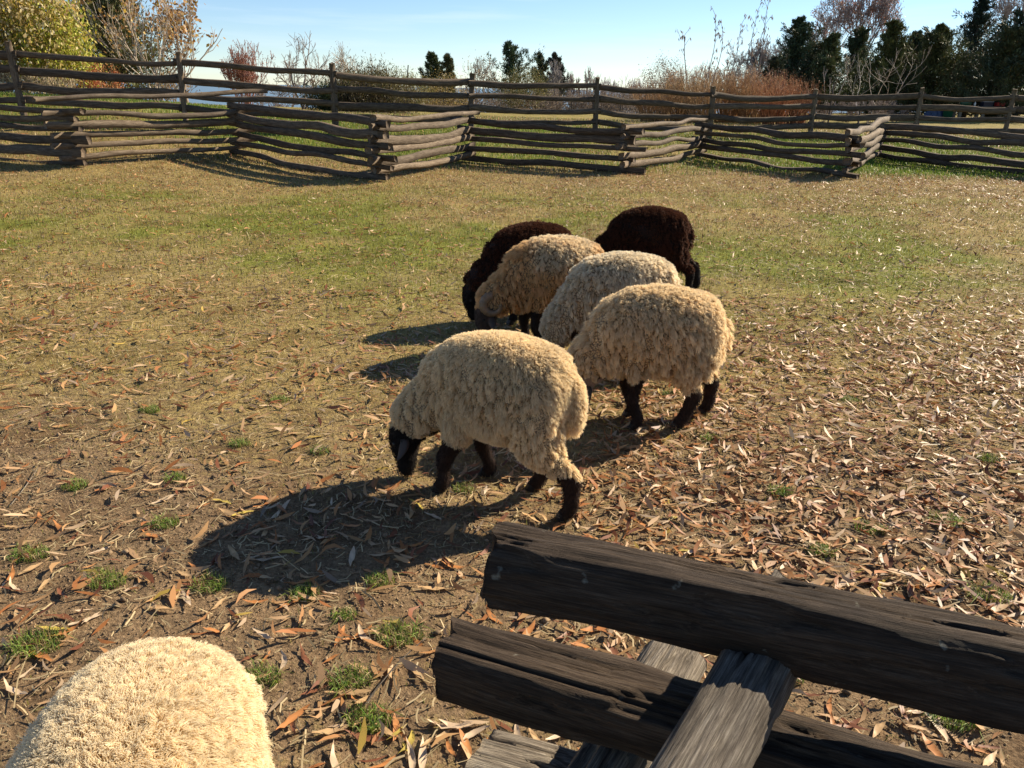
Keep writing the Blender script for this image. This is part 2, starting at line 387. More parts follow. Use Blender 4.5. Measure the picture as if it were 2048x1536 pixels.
# post and rail fence on the bank
prf = thing('post_and_rail_fence', 'tall weathered post-and-rail fence standing on the grassy bank', 'fence', tuple(POSTS[4][0]))
for k, (b, h) in enumerate(POSTS):
    lean = np.array([rr.uniform(-0.05, 0.05), rr.uniform(-0.05, 0.05), 0])
    top = b + [0, 0, h] + lean
    me, mid = rail_mesh(b - [0, 0.0, 0.3] + [0.001, 0.002, 0], top, 0.16, 0.15, 2000 + k, nseg=14, nside=10, wob=0.012, rough=0.12, taper=0.85, twist=0.2)
    link('post', me, M_RAIL, prf, tuple(Vector(mid) - prf.location))
HF = [0.845, 0.635, 0.43, 0.23]
for k in range(len(POSTS) - 1):
    (a, ha), (b, hb) = POSTS[k], POSTS[k + 1]
    d = (b - a) / np.linalg.norm(b - a)
    for q, f in enumerate(HF):
        p0 = a + [0, 0, ha * f + rr.uniform(-.025, .025)] - d * 0.10; p1 = b + [0, 0, hb * f + rr.uniform(-.025, .025)] + d * 0.10
        side = np.array([-d[1], d[0], 0]) * (0.03 if (k % 2) else -0.03)
        add_rail(prf, p0 + side, p1 + side, rr.uniform(0.08, 0.11), rr.uniform(0.14, 0.19), 2100 + k * 10 + q, M_RAILFARSHADE, nseg=18, nside=8, wob=0.045, sag=rr.uniform(0.0, 0.09), rough=0.14, taper=rr.uniform(0.75, 1.1))

# the near corner of stacked rails
nf = thing('rail_fence_corner', 'corner of thick dark stacked split rails beside the fluffy white sheep', 'fence', (0.35, 0.93, 0.0))
def frail(p0, p1, w, h, seed, mat, **kw):
    L = np.linalg.norm(np.asarray(p1) - np.asarray(p0))
    return add_rail(nf, p0, p1, w, h, seed, mat, nseg=int(L * 90), nside=110, detail=True, **kw)
A1a, A1b = at_t(983, 1114, 1.24), at_t(2048, 1362, 1.10)
dA1 = A1b - A1a
frail(A1a, A1a + dA1 * 3.4 * np.array([1, 1, 0.35]) + [0, 0, dA1[2] * 0.6], 0.110, 0.138, 31, M_BROWN, taper=0.75, wob=0.022, rough=0.13, twist=0.15, pw=3.6)
A2a, A2b = at_t(893, 1312, 1.385), at_t(1800, 1590, 1.13)
dA2 = A2b - A2a
frail(A2a, A2a + dA2 * 3.4 * np.array([1, 1, 0.5]), 0.125, 0.118, 37, M_BROWN, wob=0.020, rough=0.13, twist=0.2)
B1a, B1b = at_t(1590, 1150, 1.31) - [0, 0, 0.055], at_t(1372, 1536, 0.935) - [0, 0, 0.050]
dB1 = B1b - B1a
frail(B1a, B1a + dB1 * np.array([6.4, 6.4, 3.0]), 0.092, 0.105, 41, M_GREY, wob=0.010, rough=0.06, twist=0.12, pw=4.0)
B2a, B2b = at_t(1340, 1290, 1.52) - [0, 0, 0.06], at_t(1215, 1500, 1.28) - [0, 0, 0.06]
dB2 = B2b - B2a
frail(B2a - dB2 * 0.1, B2a + dB2 * np.array([9.0, 9.0, 1.0]), 0.125, 0.115, 43, M_GREY, wob=0.010, rough=0.08, twist=0.2)
A3a = np.array([-0.05, 1.10, 0.455])
frail(A3a, A3a + np.array([2.3, -0.72, -0.02]), 0.125, 0.115, 47, M_GREY, wob=0.01, rough=0.08)
frail((0.36, 1.36, 0.325), (-1.05, -0.95, 0.325), 0.12, 0.11, 49, M_GREY, wob=0.01, rough=0.08)
frail((-0.02, 1.09, 0.205), (2.2, 0.38, 0.205), 0.125, 0.12, 51, M_GREY, wob=0.01, rough=0.08)
frail((0.38, 1.37, 0.075), (-1.05, -0.95, 0.075), 0.13, 0.125, 53, M_GREY, wob=0.01, rough=0.08)

# ------------------------------------------------------------------ sheep
def loft(rings, ref, nside=18, pw=2.3):
    """rings: (centre, half width along ref, half height); closed tube"""
    C = np.array([r[0] for r in rings], float); n = len(C)
    tg = np.gradient(C, axis=0); tg /= np.linalg.norm(tg, axis=1)[:, None]
    th = np.linspace(0, 2 * np.pi, nside, endpoint=False); ca, sa = np.cos(th), np.sin(th)
    rad = 1 / (np.abs(ca) ** pw + np.abs(sa) ** pw) ** (1 / pw)
    V = []
    for k in range(n):
        lt = np.asarray(ref, float) - tg[k] * np.dot(ref, tg[k]); lt /= np.linalg.norm(lt); nn = np.cross(tg[k], lt)
        V.append(C[k] + np.outer(ca * rad * rings[k][1], lt) + np.outer(sa * rad * rings[k][2], nn))
    V = np.concatenate(V); i = np.arange(n * nside).reshape(n, nside); j = np.roll(i, -1, 1)
    faces = np.c_[i[:-1].ravel(), j[:-1].ravel(), j[1:].ravel(), i[1:].ravel()].tolist()
    nv = len(V); V = np.r_[V, C[:1], C[-1:]]
    faces += [[nv, j[0][k], i[0][k]] for k in range(nside)] + [[nv + 1, i[-1][k], j[-1][k]] for k in range(nside)]
    return V, faces
def smooth_rings(rings, m=4):
    P = np.array([list(r[0]) + [r[1], r[2]] for r in rings]); out = []
    for k in range(len(P) - 1):
        p0, p1, p2, p3 = P[max(k - 1, 0)], P[k], P[k + 1], P[min(k + 2, len(P) - 1)]
        for q in range(m):
            t = q / m; out.append(0.5 * (2 * p1 + (p2 - p0) * t + (2 * p0 - 5 * p1 + 4 * p2 - p3) * t * t + (3 * p1 - p0 - 3 * p2 + p3) * t ** 3))
    out.append(P[-1]); return [((a[0], a[1], a[2]), max(a[3], 0.004), max(a[4], 0.004)) for a in out]

def wool_mat(name, root, tip, transl):
    m, n, l, b = newmat(name)
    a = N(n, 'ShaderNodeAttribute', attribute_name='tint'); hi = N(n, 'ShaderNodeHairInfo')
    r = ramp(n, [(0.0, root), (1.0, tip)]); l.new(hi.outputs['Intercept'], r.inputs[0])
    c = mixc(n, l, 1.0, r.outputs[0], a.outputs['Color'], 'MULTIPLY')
    l.new(c, b.inputs['Base Color']); b.inputs['Roughness'].default_value = 0.7; b.inputs['Specular IOR Level'].default_value = 0.15
    t = n.new('ShaderNodeBsdfTranslucent'); l.new(c, t.inputs['Color'])
    mx = n.new('ShaderNodeMixShader'); mx.inputs[0].default_value = transl
    l.new(b.outputs[0], mx.inputs[1]); l.new(t.outputs[0], mx.inputs[2]); l.new(mx.outputs[0], n['Material Output'].inputs['Surface'])
    return m
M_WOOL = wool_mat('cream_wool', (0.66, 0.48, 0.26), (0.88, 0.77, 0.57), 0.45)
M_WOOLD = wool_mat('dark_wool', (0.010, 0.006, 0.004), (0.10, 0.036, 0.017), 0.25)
M_SKIN = attr_mat('sheep_skin', 0.7, 0.0, 0.2)
M_FUZZ = wool_mat('short_hair', (1, 1, 1), (1, 1, 1), 0.1)

def hair(name, parent, mat, P, Nn, Ln, tint, rad, lock_n, clump, stretch, seed, droop=0.35, back=0.15, curl=0.003, npt=6, messy=0.35):
    r = np.random.default_rng(seed); n = len(P)
    # group strands into locks
    li = r.choice(n, min(lock_n, n), replace=False)
    S = np.array(stretch); kd = kdtree.KDTree(len(li))
    for q, k in enumerate(li): kd.insert(P[k] * S, q)
    kd.balance()
    PS = P * S + (fbm(P[:, 0] * 14, P[:, 1] * 14, P[:, 2] * 14, seed, 2)[:, None] - 0.5) * 0.03
    own = np.array([kd.find(p)[1] for p in PS])
    lk = li[own]
    g = np.array([-back, 0, -droop])
    def dirs(Nv, jit):
        d = Nv + g + jit; return d / np.linalg.norm(d, axis=1)[:, None]
    ljit = r.normal(0, 0.22, (len(li), 3)); D = dirs(Nn, r.normal(0, messy, (n, 3)) + 0.6 * ljit[own]); DL = dirs(Nn[li], ljit)[own]
    Lk = (Ln[lk] * r.uniform(0.8, 1.2, len(li))[own]); ph = r.uniform(0, 6.28, len(li))[own]
    side = np.cross(DL, r.normal(0, 1, (len(li), 3))[own]); side /= np.linalg.norm(side, axis=1)[:, None] + 1e-9
    s = np.linspace(0, 1, npt); pts = np.empty((n, npt, 3))
    for q, t in enumerate(s):
        own_p = P + D * (Ln * t)[:, None] + np.array([0, 0, -1]) * (Ln * 0.35 * t * t)[:, None]
        lock_p = P[lk] + DL * (Lk * t)[:, None] + np.array([0, 0, -1]) * (Lk * 0.35 * t * t)[:, None]
        c = clump * t ** 0.8
        pts[:, q] = own_p * (1 - c) + lock_p * c + side * (curl * np.sin(ph + t * 7.0) * t)[:, None]
    cu = bpy.data.hair_curves.new(name); cu.add_curves([npt] * n)
    cu.attributes['position'].data.foreach_set('vector', pts.astype(np.float32).ravel())
    ra = cu.attributes.get('radius') or cu.attributes.new('radius', 'FLOAT', 'POINT')
    ra.data.foreach_set('value', np.tile(rad * np.linspace(1.0, 0.45, npt), n).astype(np.float32))
    ta = cu.attributes.new('tint', 'FLOAT_COLOR', 'CURVE'); lt = r.uniform(0.82, 1.12, len(li))[own]
    ta.data.foreach_set('color', np.c_[tint * lt[:, None], np.ones(n)].astype(np.float32).ravel())
    cu.materials.append(mat)
    return link(name, cu, None, parent)

def make_sheep(label, loc, heading, feet, muzzle, face, legc, wool, nh=60000, rad=0.0014, wl=0.034, size=1.0, locks=2400, clump=0.6,
               tintf=None, horn=False, dark=False, earc=(0.055, 0.042, 0.036), seed=1, stretch=(1, 1, 0.7), poll=None, girth=1.0, curl=0.003, npt=6, crack=1.0, crack_n=340, crack_s=(1, 1, 0.38)):
    root = thing('sheep', label, 'sheep', (loc[0], loc[1], float(T(loc[0], loc[1]))), 'flock of sheep in the paddock')
    root.rotation_euler = (0, 0, math.radians(heading)); root.scale = (size,) * 3
    mzx, mzy, mzz = muzzle
    if poll is None: poll = (mzx + 0.015, mzy * 0.75, mzz + 0.215)
    parts = []
    g = girth
    body = [((-0.268, 0, .46), .03, .04), ((-0.252, 0, .462), .098, .115), ((-0.208, 0, .468), .148 * g, .165), ((-0.13, 0, .482), .172 * g, .190), ((-0.02, 0, .487), .182 * g, .206),
            ((0.08, 0, .487), .175 * g, .203), ((0.16, 0, .480), .155 * g, .190), ((0.222, 0, .455), .130, .168)]
    nk0 = np.array([0.272, 0.0, 0.405]); pl = np.array(poll)
    nk1 = nk0 * 0.55 + pl * 0.45 + np.array([0.012, 0, 0.0])
    body += [(tuple(nk0), .115, .138), (tuple(nk1), .098, .110), (tuple(pl * 0.80 + nk1 * 0.20), .082, .092), (tuple(pl), .062, .068)]
    parts.append(loft(smooth_rings(body), (0, 1, 0), 24))
    mz = np.array(muzzle)
    hd = pl - mz; fwdv = np.array([1.0, 0, 0.0])
    head = [(tuple(pl + hd * 0.16), .03, .03), (tuple(pl + hd * 0.05), .056, .056), (tuple(mz + hd * 0.80), .058, .066), (tuple(mz + hd * 0.58 + fwdv * 0.004), .052, .060), (tuple(mz + hd * 0.36), .040, .047), (tuple(mz + hd * 0.14), .034, .036), (tuple(mz + hd * 0.02), .028, .028), (tuple(mz - hd * 0.06), .012, .014)]
    parts.append(loft(smooth_rings(head, 3), (0, 1, 0), 18, 2.2))
    for k, (fx, fy) in enumerate(feet):
        front = k < 2; sy = 1 if k % 2 == 0 else -1
        if front:
            hp = np.array([0.16, 0.085 * sy, 0.40]); el = np.array([0.15 * 0.7 + fx * 0.3, 0.085 * sy, 0.285]); fo = np.array([fx, fy, 0.0])
            kn = el * 0.45 + fo * 0.55 + np.array([0.018, 0, 0.015]); kn[2] = 0.155
            ft = fo + np.array([-0.012, 0, 0.055])
            R = [(hp, .055, .075), (el, .046, .056), (el * .5 + kn * .5, .034, .038), (kn, .030, .033), (kn * .5 + ft * .5, .0225, .0240), (ft, .0250, .0265), (fo + [0.008, 0, 0.022], .023, .026), (fo + [0.012, 0, 0.004], .022, .028)]
        else:
            hp = np.array([-0.14, 0.095 * sy, 0.43]); stf = np.array([-0.14 * 0.7 + fx * 0.3, 0.10 * sy, 0.305]); fo = np.array([fx, fy, 0.0])
            hk = np.array([fx * 0.75 - 0.19 * 0.25 - 0.040, fy * 0.7 + 0.03 * sy, 0.185]); ft = fo + np.array([-0.014, 0, 0.055])
            R = [(hp, .085, .12), (stf, .068, .088), (stf * .45 + hk * .55 + [0.006, 0, 0], .040, .048), (hk, .031, .040), (hk * .5 + ft * .5 + [-0.004, 0, 0], .0260, .0300), (ft, .0260, .0285), (fo + [0.008, 0, 0.022], .023, .026), (fo + [0.012, 0, 0.004], .022, .028)]
        R = [(tuple(c), a, b) for c, a, b in R]
        parts.append(loft(smooth_rings(R, 3), (0, 1, 0), 14, 2.0))
    tail = [((-0.225, 0, .58), .03, .03), ((-0.272, 0, .535), .036, .032), ((-0.288, 0, .46), .036, .03), ((-0.284, 0, .39), .030, .026), ((-0.276, 0, .345), .012, .012)]
    parts.append(loft(smooth_rings(tail, 3), (0, 1, 0), 12, 2.0))
    V, Fc, off = [], [], 0
    for v, f in parts:
        V.append(v); Fc += [[q + off for q in p] for p in f]; off += len(v)
    tmp = bpy.data.meshes.new('tmp'); tmp.from_pydata(np.concatenate(V).tolist(), [], Fc)
    to = bpy.data.objects.new('tmp', tmp); COL.objects.link(to)
    rm = to.modifiers.new('r', 'REMESH'); rm.mode = 'VOXEL'; rm.voxel_size = 0.0085
    sm = to.modifiers.new('s', 'SMOOTH'); sm.factor = 0.5; sm.iterations = 7
    dg = bpy.context.evaluated_depsgraph_get(); dg.update()
    me = bpy.data.meshes.new_from_object(to.evaluated_get(dg), depsgraph=dg)
    bpy.data.objects.remove(to); bpy.data.meshes.remove(tmp)
    nv = len(me.vertices); P = np.empty(nv * 3, np.float32); me.vertices.foreach_get('co', P); P = P.reshape(-1, 3).astype(float)
    nrm = np.empty(nv * 3, np.float32); me.vertex_normals.foreach_get('vector', nrm); nrm = nrm.reshape(-1, 3).astype(float)
    # wool cover 0..1 : off on face and lower legs
    hl = np.linalg.norm(hd); ax = (mz - pl) / hl; tpar = (P - pl) @ ax; dist = np.linalg.norm(P - pl - np.outer(tpar, ax), axis=1)
    facem = (tpar > -0.005 + 0.02 * (vn(P[:, 0] * 40, P[:, 1] * 40, P[:, 2] * 40, seed) - .5)) & (dist < 0.088) & (P[:, 2] < poll[2] + 0.03)
    legline = 0.235 + 0.05 * (vn(P[:, 0] * 16, P[:, 1] * 16, P[:, 2] * 16, seed + 1) - 0.5) + np.where(P[:, 0] < 0, -0.035, 0.02)
    legm = (P[:, 2] < legline) & ~facem & (P[:, 0] < 0.33)
    bare = facem | legm
    mott = vn(P[:, 0] * 30, P[:, 1] * 30, P[:, 2] * 30, seed + 2)[:, None]
    col = np.where(facem[:, None], np.array(face) * (0.7 + 0.6 * mott), np.where(legm[:, None], np.array(legc) * (0.5 + 1.0 * mott), np.array(wool) * 0.28))  # brown wool base, painted extra dark so the fleece cracks look shaded
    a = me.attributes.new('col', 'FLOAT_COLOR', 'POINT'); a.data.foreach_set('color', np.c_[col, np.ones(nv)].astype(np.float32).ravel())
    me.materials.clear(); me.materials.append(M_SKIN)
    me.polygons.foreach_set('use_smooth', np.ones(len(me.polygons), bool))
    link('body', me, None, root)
    # fleece strands
    me.calc_loop_triangles(); nt = len(me.loop_triangles); tri = np.empty(nt * 3, np.int32); me.loop_triangles.foreach_get('vertices', tri); tri = tri.reshape(-1, 3)
    ar = 0.5 * np.linalg.norm(np.cross(P[tri[:, 1]] - P[tri[:, 0]], P[tri[:, 2]] - P[tri[:, 0]]), axis=1)
    r = np.random.default_rng(seed * 13 + 5)
    def sample(mask, cnt):
        wgt = ar * mask[tri].mean(1); k = r.choice(nt, cnt, p=wgt / wgt.sum()); bb = r.dirichlet((1, 1, 1), cnt)
        pp = (P[tri[k]] * bb[..., None]).sum(1); nn = (nrm[tri[k]] * bb[..., None]).sum(1); nn /= np.linalg.norm(nn, axis=1)[:, None] + 1e-9
        return pp, nn
    pp, nn = sample((~bare).astype(float), nh)
    dpoll = np.linalg.norm(pp - pl, axis=1)
    Ln = wl * (0.45 + 0.55 * sst(0.04, 0.18, dpoll)) * (0.55 + 0.45 * sst(0.20, 0.33, pp[:, 2])) * (0.8 + 0.5 * fbm(pp[:, 0] * 9, pp[:, 1] * 9, pp[:, 2] * 9, seed + 3, 2))
    big = fbm(pp[:, 0] * 5, pp[:, 1] * 5, pp[:, 2] * 5, seed + 7, 3)[:, None]
    tint = np.ones((nh, 3)) * (0.86 + 0.28 * big)
    if tintf is not None: tint = tint * tintf(pp)
    Ln = Ln * r.uniform(0.75, 1.15, nh)
    cs = np.array(crack_s); wp = pp + 0.035 * (np.stack([fbm(pp[:, 0] * 11, pp[:, 1] * 11, pp[:, 2] * 11, seed + 70 + q, 2) for q in range(3)], 1) - 0.5)
    ci = r.choice(nh, crack_n, replace=False); kd = kdtree.KDTree(crack_n)
    for q, k in enumerate(ci): kd.insert(wp[k] * cs, q)
    kd.balance()
    gap = np.array([(lambda f: f[1][2] - f[0][2])(kd.find_n(p, 2)) for p in wp * cs])
    act = 1.2 * sst(0.28, 0.44, fbm(pp[:, 0] * 6, pp[:, 1] * 6, pp[:, 2] * 6, seed + 80, 2)) * (1 - 0.8 * sst(0.54, 0.66, pp[:, 2]))
    Ln = Ln * (1 - 0.95 * np.minimum(1, crack * act) * (1 - sst(0.004, 0.013, gap)))
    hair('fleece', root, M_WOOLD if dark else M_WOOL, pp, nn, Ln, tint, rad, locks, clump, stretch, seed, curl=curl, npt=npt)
    pb, nb = sample(bare.astype(float), max(6000, nh // 8))
    isf = ((pb - pl) @ ax > -0.02) & (pb[:, 0] > 0.3)
    tb = np.where(isf[:, None], np.array(face), np.array(legc) * (0.5 + 1.2 * r.random((len(pb), 1))))
    hair('short_coat', root, M_FUZZ, pb, nb, np.full(len(pb), 0.010), tb, rad * 0.6, 4000, 0.2, (1, 1, 1), seed + 3, droop=0.9, back=0.0, curl=0.0005, npt=3)
    # ears, eyes, hooves
    for sy in (1, -1):
        eb = pl + ax * 0.035 + np.array([-0.012, 0.048 * sy, 0.0])
        dirv = np.array([-0.30, 0.40 * sy, -0.80]); dirv /= np.linalg.norm(dirv)
        lat = np.cross(dirv, [0.25, sy, 0.0]); lat /= np.linalg.norm(lat); nr = np.cross(dirv, lat)
        ev, m_, k_ = [], 9, 8
        for q in range(m_):
            t = q / (m_ - 1); wd = 0.031 * math.sin(math.pi * (0.12 + 0.86 * t) ** 0.8) ** 0.8 + 0.002; th_ = 0.006 * (1 - 0.6 * t)
            for z in range(k_):
                an = 2 * math.pi * z / k_
                ev.append(eb + dirv * 0.098 * t + lat * math.cos(an) * wd + nr * (math.sin(an) * th_ + 0.55 * wd * abs(math.cos(an)) ** 2 - 0.03 * t * t))
        i = np.arange(m_ * k_).reshape(m_, k_); j = np.roll(i, -1, 1)
        fq = np.c_[i[:-1].ravel(), j[:-1].ravel(), j[1:].ravel(), i[1:].ravel()]
        em = mesh_from('ear', np.array(ev), [fq, i[-1][None, :]], cols=np.tile(np.array(earc), (len(ev), 1)), smooth=True)
        link('ear', em, M_SKIN, root)
        bm = bmesh.new(); bmesh.ops.create_icosphere(bm, subdivisions=2, radius=0.011)
        e = bpy.data.meshes.new('eye'); bm.to_mesh(e); bm.free()
        ca_ = e.attributes.new('col', 'FLOAT_COLOR', 'POINT'); ca_.data.foreach_set('color', np.tile([0.01, 0.008, 0.006, 1], len(e.vertices)).astype(np.float32))
        link('eye', e, M_PLAIN, root, tuple(mz + hd * 0.68 + np.array([0.022, 0.050 * sy, 0])))
    for fx, fy in feet:
        hv, hf = loft([((fx + 0.008, fy, 0.030), .0235, .0255), ((fx + 0.011, fy, 0.016), .0245, .029), ((fx + 0.014, fy, 0.0), .025, .033)], (0, 1, 0), 12, 2.4)
        hm = bpy.data.meshes.new('hoof'); hm.from_pydata(hv.tolist(), [], [list(map(int, f)) for f in hf])
        ca_ = hm.attributes.new('col', 'FLOAT_COLOR', 'POINT'); ca_.data.foreach_set('color', np.tile([0.022, 0.016, 0.012, 1], len(hv)).astype(np.float32))
        link('hoof', hm, M_PLAIN, root)
    if horn:
        for sy in (1, -1):
            n_ = 40; th = np.linspace(0, 1, n_)
            ang = th * 5.0; rr_ = 0.062 - 0.016 * th
            c0 = pl + np.array([-0.035, 0.045 * sy, 0.03])
            pth = [c0 + np.array([rr_[q] * math.sin(ang[q]) * 1.0 - 0.0, sy * (0.012 + 0.050 * th[q]), rr_[q] * math.cos(ang[q]) * 0.9]) for q in range(n_)]
            hv, hf = loft([(tuple(pth[q]), (0.028 * (1 - 0.75 * th[q]) + 0.003) * (1 + 0.07 * math.sin(q * 2.1)), (0.032 * (1 - 0.75 * th[q]) + 0.003) * (1 + 0.07 * math.sin(q * 2.1))) for q in range(n_)], (0, 1, 0), 12, 2.2)
            hm = bpy.data.meshes.new('horn'); hm.from_pydata(hv.tolist(), [], [list(map(int, f)) for f in hf])
            cc = np.array([0.17, 0.11, 0.06]) * (0.7 + 0.6 * vn(hv[:, 0] * 60, hv[:, 1] * 60, hv[:, 2] * 60, 5))[:, None]
            ca_ = hm.attributes.new('col', 'FLOAT_COLOR', 'POINT'); ca_.data.foreach_set('color', np.c_[cc, np.ones(len(hv))].astype(np.float32).ravel())
            hm.polygons.foreach_set('use_smooth', np.ones(len(hm.polygons), bool))
            link('horn', hm, M_PLAIN, root)
    return root

BLK, BRN = (0.012, 0.009, 0.008), (0.055, 0.026, 0.016)
CREAM = (0.55, 0.42, 0.26)
make_sheep('cream sheep with black face and black legs grazing, casting a long shadow', (-0.02, 2.97), 156, [(.255, .10), (.135, -.11), (-.305, .085), (-.10, -.085)], (0.44, 0.07, 0.035),
           BLK, (0.030, 0.016, 0.011), CREAM, nh=110000, rad=0.0010, wl=0.026, locks=12000, clump=0.34, seed=1, size=1.03, tintf=lambda p: np.array([1.05, 1.01, 0.91]))
make_sheep('cream sheep with light face grazing behind the black-faced sheep\'s rump', (0.775, 3.80), 181, [(.13, .12), (.13, -.04), (-.09, .11), (-.27, -.09)], (0.40, 0.03, 0.04),
           (0.42, 0.31, 0.24), (0.030, 0.017, 0.012), CREAM, nh=95000, rad=0.0012, wl=0.038, locks=6000, clump=0.5, seed=2, size=1.03, stretch=(0.8, 1, 0.8),
           tintf=lambda p: np.array([1.03, 0.97, 0.86]))
make_sheep('pale greyish-white sheep standing between the tan horned ram and a cream sheep', (0.69, 4.62), 184, [(.17, .10), (.08, -.10), (-.29, .10), (-.16, -.10)], (0.43, 0.0, 0.03), poll=(0.44, 0, 0.18), face=(0.24, 0.18, 0.14), legc=(0.030, 0.017, 0.012), wool=CREAM, nh=70000, rad=0.0014, wl=0.036, locks=5000, clump=0.5, seed=3, size=1.03,
           tintf=lambda p: np.array([0.98, 1.0, 1.03]))
def ram_tint(p):
    w = sst(-0.28, -0.12, p[:, 0]) * (1 - sst(0.14, 0.24, p[:, 0])) * sst(0.48, 0.60, p[:, 2])
    w = np.clip(w * (0.5 + 1.0 * fbm(p[:, 0] * 12, p[:, 1] * 12, p[:, 2] * 12, 9, 2)), 0, 1)[:, None]
    return np.array([0.92, 0.72, 0.50]) * (1 - w) + np.array([0.98, 0.96, 0.92]) * w
make_sheep('tan woolly ram with curled horn and pale patch on its back', (0.30, 5.06), 191, [(.14, .11), (.20, -.10), (-.26, .10), (-.20, -.10)], (0.46, 0.02, 0.06),
           (0.07, 0.05, 0.04), (0.020, 0.013, 0.010), (0.40, 0.28, 0.16), nh=75000, rad=0.0014, wl=0.040, locks=4500, clump=0.5, crack_n=520, seed=4, size=1.05, horn=True, tintf=ram_tint, stretch=(1, 1, 0.4))
make_sheep('dark brown sheep with reddish back beside the tan ram', (0.16, 5.72), 197, [(.20, .10), (.10, -.10), (-.26, .10), (-.18, -.10)], (0.47, 0.03, 0.04),
           (0.010, 0.007, 0.006), (0.012, 0.008, 0.007), (0.022, 0.012, 0.008), nh=60000, rad=0.0016, wl=0.034, locks=5000, clump=0.4, seed=5, size=1.03, dark=True, earc=(0.015, 0.01, 0.008))
make_sheep('blackish brown sheep standing rump clear of the flock, behind the pale sheep', (1.19, 6.66), 178, [(.20, .10), (.10, -.10), (-.30, .09), (-.40, -.07)], (0.47, 0.0, 0.05),
           (0.010, 0.007, 0.006), (0.012, 0.008, 0.007), (0.018, 0.010, 0.007), nh=60000, rad=0.0016, wl=0.034, locks=5000, clump=0.4, seed=6, size=1.03, dark=True, earc=(0.015, 0.01, 0.008))
make_sheep('fluffy white sheep beside the stacked rail corner, only its back showing', (-0.635, 0.985), 279, [(.20, .11), (.12, -.11), (-.25, .10), (-.20, -.10)], (0.44, 0.0, 0.12),
           (0.30, 0.22, 0.17), (0.030, 0.017, 0.012), CREAM, nh=210000, rad=0.00055, wl=0.024, locks=17000, clump=0.46, crack=0.5, curl=0.0035, npt=7, seed=7, size=1.0, stretch=(1, 1, 0.9), girth=1.06,
           tintf=lambda p: np.array([1.05, 1.05, 1.02]), poll=(0.47, 0, 0.36))

# ------------------------------------------------------------------ ground cover
def rot_frames(yaw, pitch, roll):
    cy, sy, cp, sp, cr_, sr = np.cos(yaw), np.sin(yaw), np.cos(pitch), np.sin(pitch), np.cos(roll), np.sin(roll)
    ex = np.stack([cy * cp, sy * cp, sp], 1)
    ey = np.stack([-sy * cr_ - cy * sp * sr, cy * cr_ - sy * sp * sr, cp * sr], 1)
    ez = np.cross(ex, ey); return ex, ey, ez
LEAFC = np.array([(.38, .22, .095), (.43, .27, .14), (.33, .13, .04), (.17, .06, .026), (.47, .33, .20), (.42, .29, .06), (.26, .19, .13), (.36, .18, .07)])
LEAFP = np.array([.22, .13, .20, .15, .09, .02, .06, .13])
def scatter_leaves(x, y, L, seed, st=4, lift=0.0, tilt=0.28, curl=1.0, colors=None, probs=None):
    """lance-shaped dry leaves as strips; st stations along each leaf"""
    r = np.random.default_rng(seed); n = len(x)
    z = T(x, y) + 0.004 + lift * r.random(n) ** 2
    ex, ey, ez = rot_frames(r.uniform(0, 6.28, n), r.normal(0, tilt * 0.6, n), r.normal(0, tilt, n))
    t = np.linspace(0, 1, st); half = np.sin(np.pi * np.clip(t, 0.03, 0.97) ** 0.85) * 0.5
    if st == 2: half = np.array([0.32, 0.22])
    wd = L * r.uniform(0.13, 0.24, n); cu = r.uniform(-0.15, 0.5, n) * curl * L; bend = r.normal(0, 0.14, n) * L; fold = r.uniform(0.0, 0.5, n)
    P = np.empty((n, st, 2, 3))
    for q in range(st):
        c = np.c_[x, y, z] + ex * ((t[q] - 0.5) * L)[:, None] + ez * (cu * ((t[q] - 0.5) ** 2))[:, None] + ey * (bend * np.sin(np.pi * t[q]))[:, None]
        for k, sg in ((0, -1), (1, 1)):
            P[:, q, k] = c + ey * (sg * half[q] * wd)[:, None] + ez * (half[q] * wd * fold)[:, None] * (0.8 if sg > 0 else 0.2)
    lowz = P[..., 2].min((1, 2)); P[..., 2] += np.maximum(0, (z - 0.002) - lowz)[:, None, None] * 0.9
    idx = np.arange(n * st * 2).reshape(n, st, 2)
    Fq = np.stack([idx[:, :-1, 0], idx[:, :-1, 1], idx[:, 1:, 1], idx[:, 1:, 0]], -1).reshape(-1, 4)
    C_ = (LEAFC if colors is None else np.array(colors)); Pr = LEAFP if probs is None else np.array(probs)
    col = C_[r.choice(len(C_), n, p=Pr / Pr.sum())] * r.uniform(0.75, 1.2, (n, 1))
    return P.reshape(-1, 3), Fq, np.repeat(col, st * 2, 0)
def frustum_pts(y0, y1, dens, seed, k=0.70, xo=0.25):
    r = np.random.default_rng(seed); ar = k * (y1 ** 2 - y0 ** 2) + 2 * xo * (y1 - y0); n = int(ar * dens)
    y = np.sqrt(r.uniform(y0 ** 2, y1 ** 2, n)); x = r.uniform(-1, 1, n) * (k * y + xo); return x, y, r
def concat(parts):
    V, Fs, C_, o = [], [], [], 0
    for v, f, c in parts: V.append(v); Fs.append(f + o); C_.append(c); o += len(v)
    k = {f.shape[1] for f in Fs}
    return np.concatenate(V), [np.concatenate([f for f in Fs if f.shape[1] == q]) for q in k], np.concatenate(C_)
def stuff(name, label, cat, parts, mat):
    V, F_, C_ = concat(parts); o = link(name, mesh_from(name, V, F_, cols=C_), mat); o['kind'] = 'stuff'; tag(o, label, cat); return o

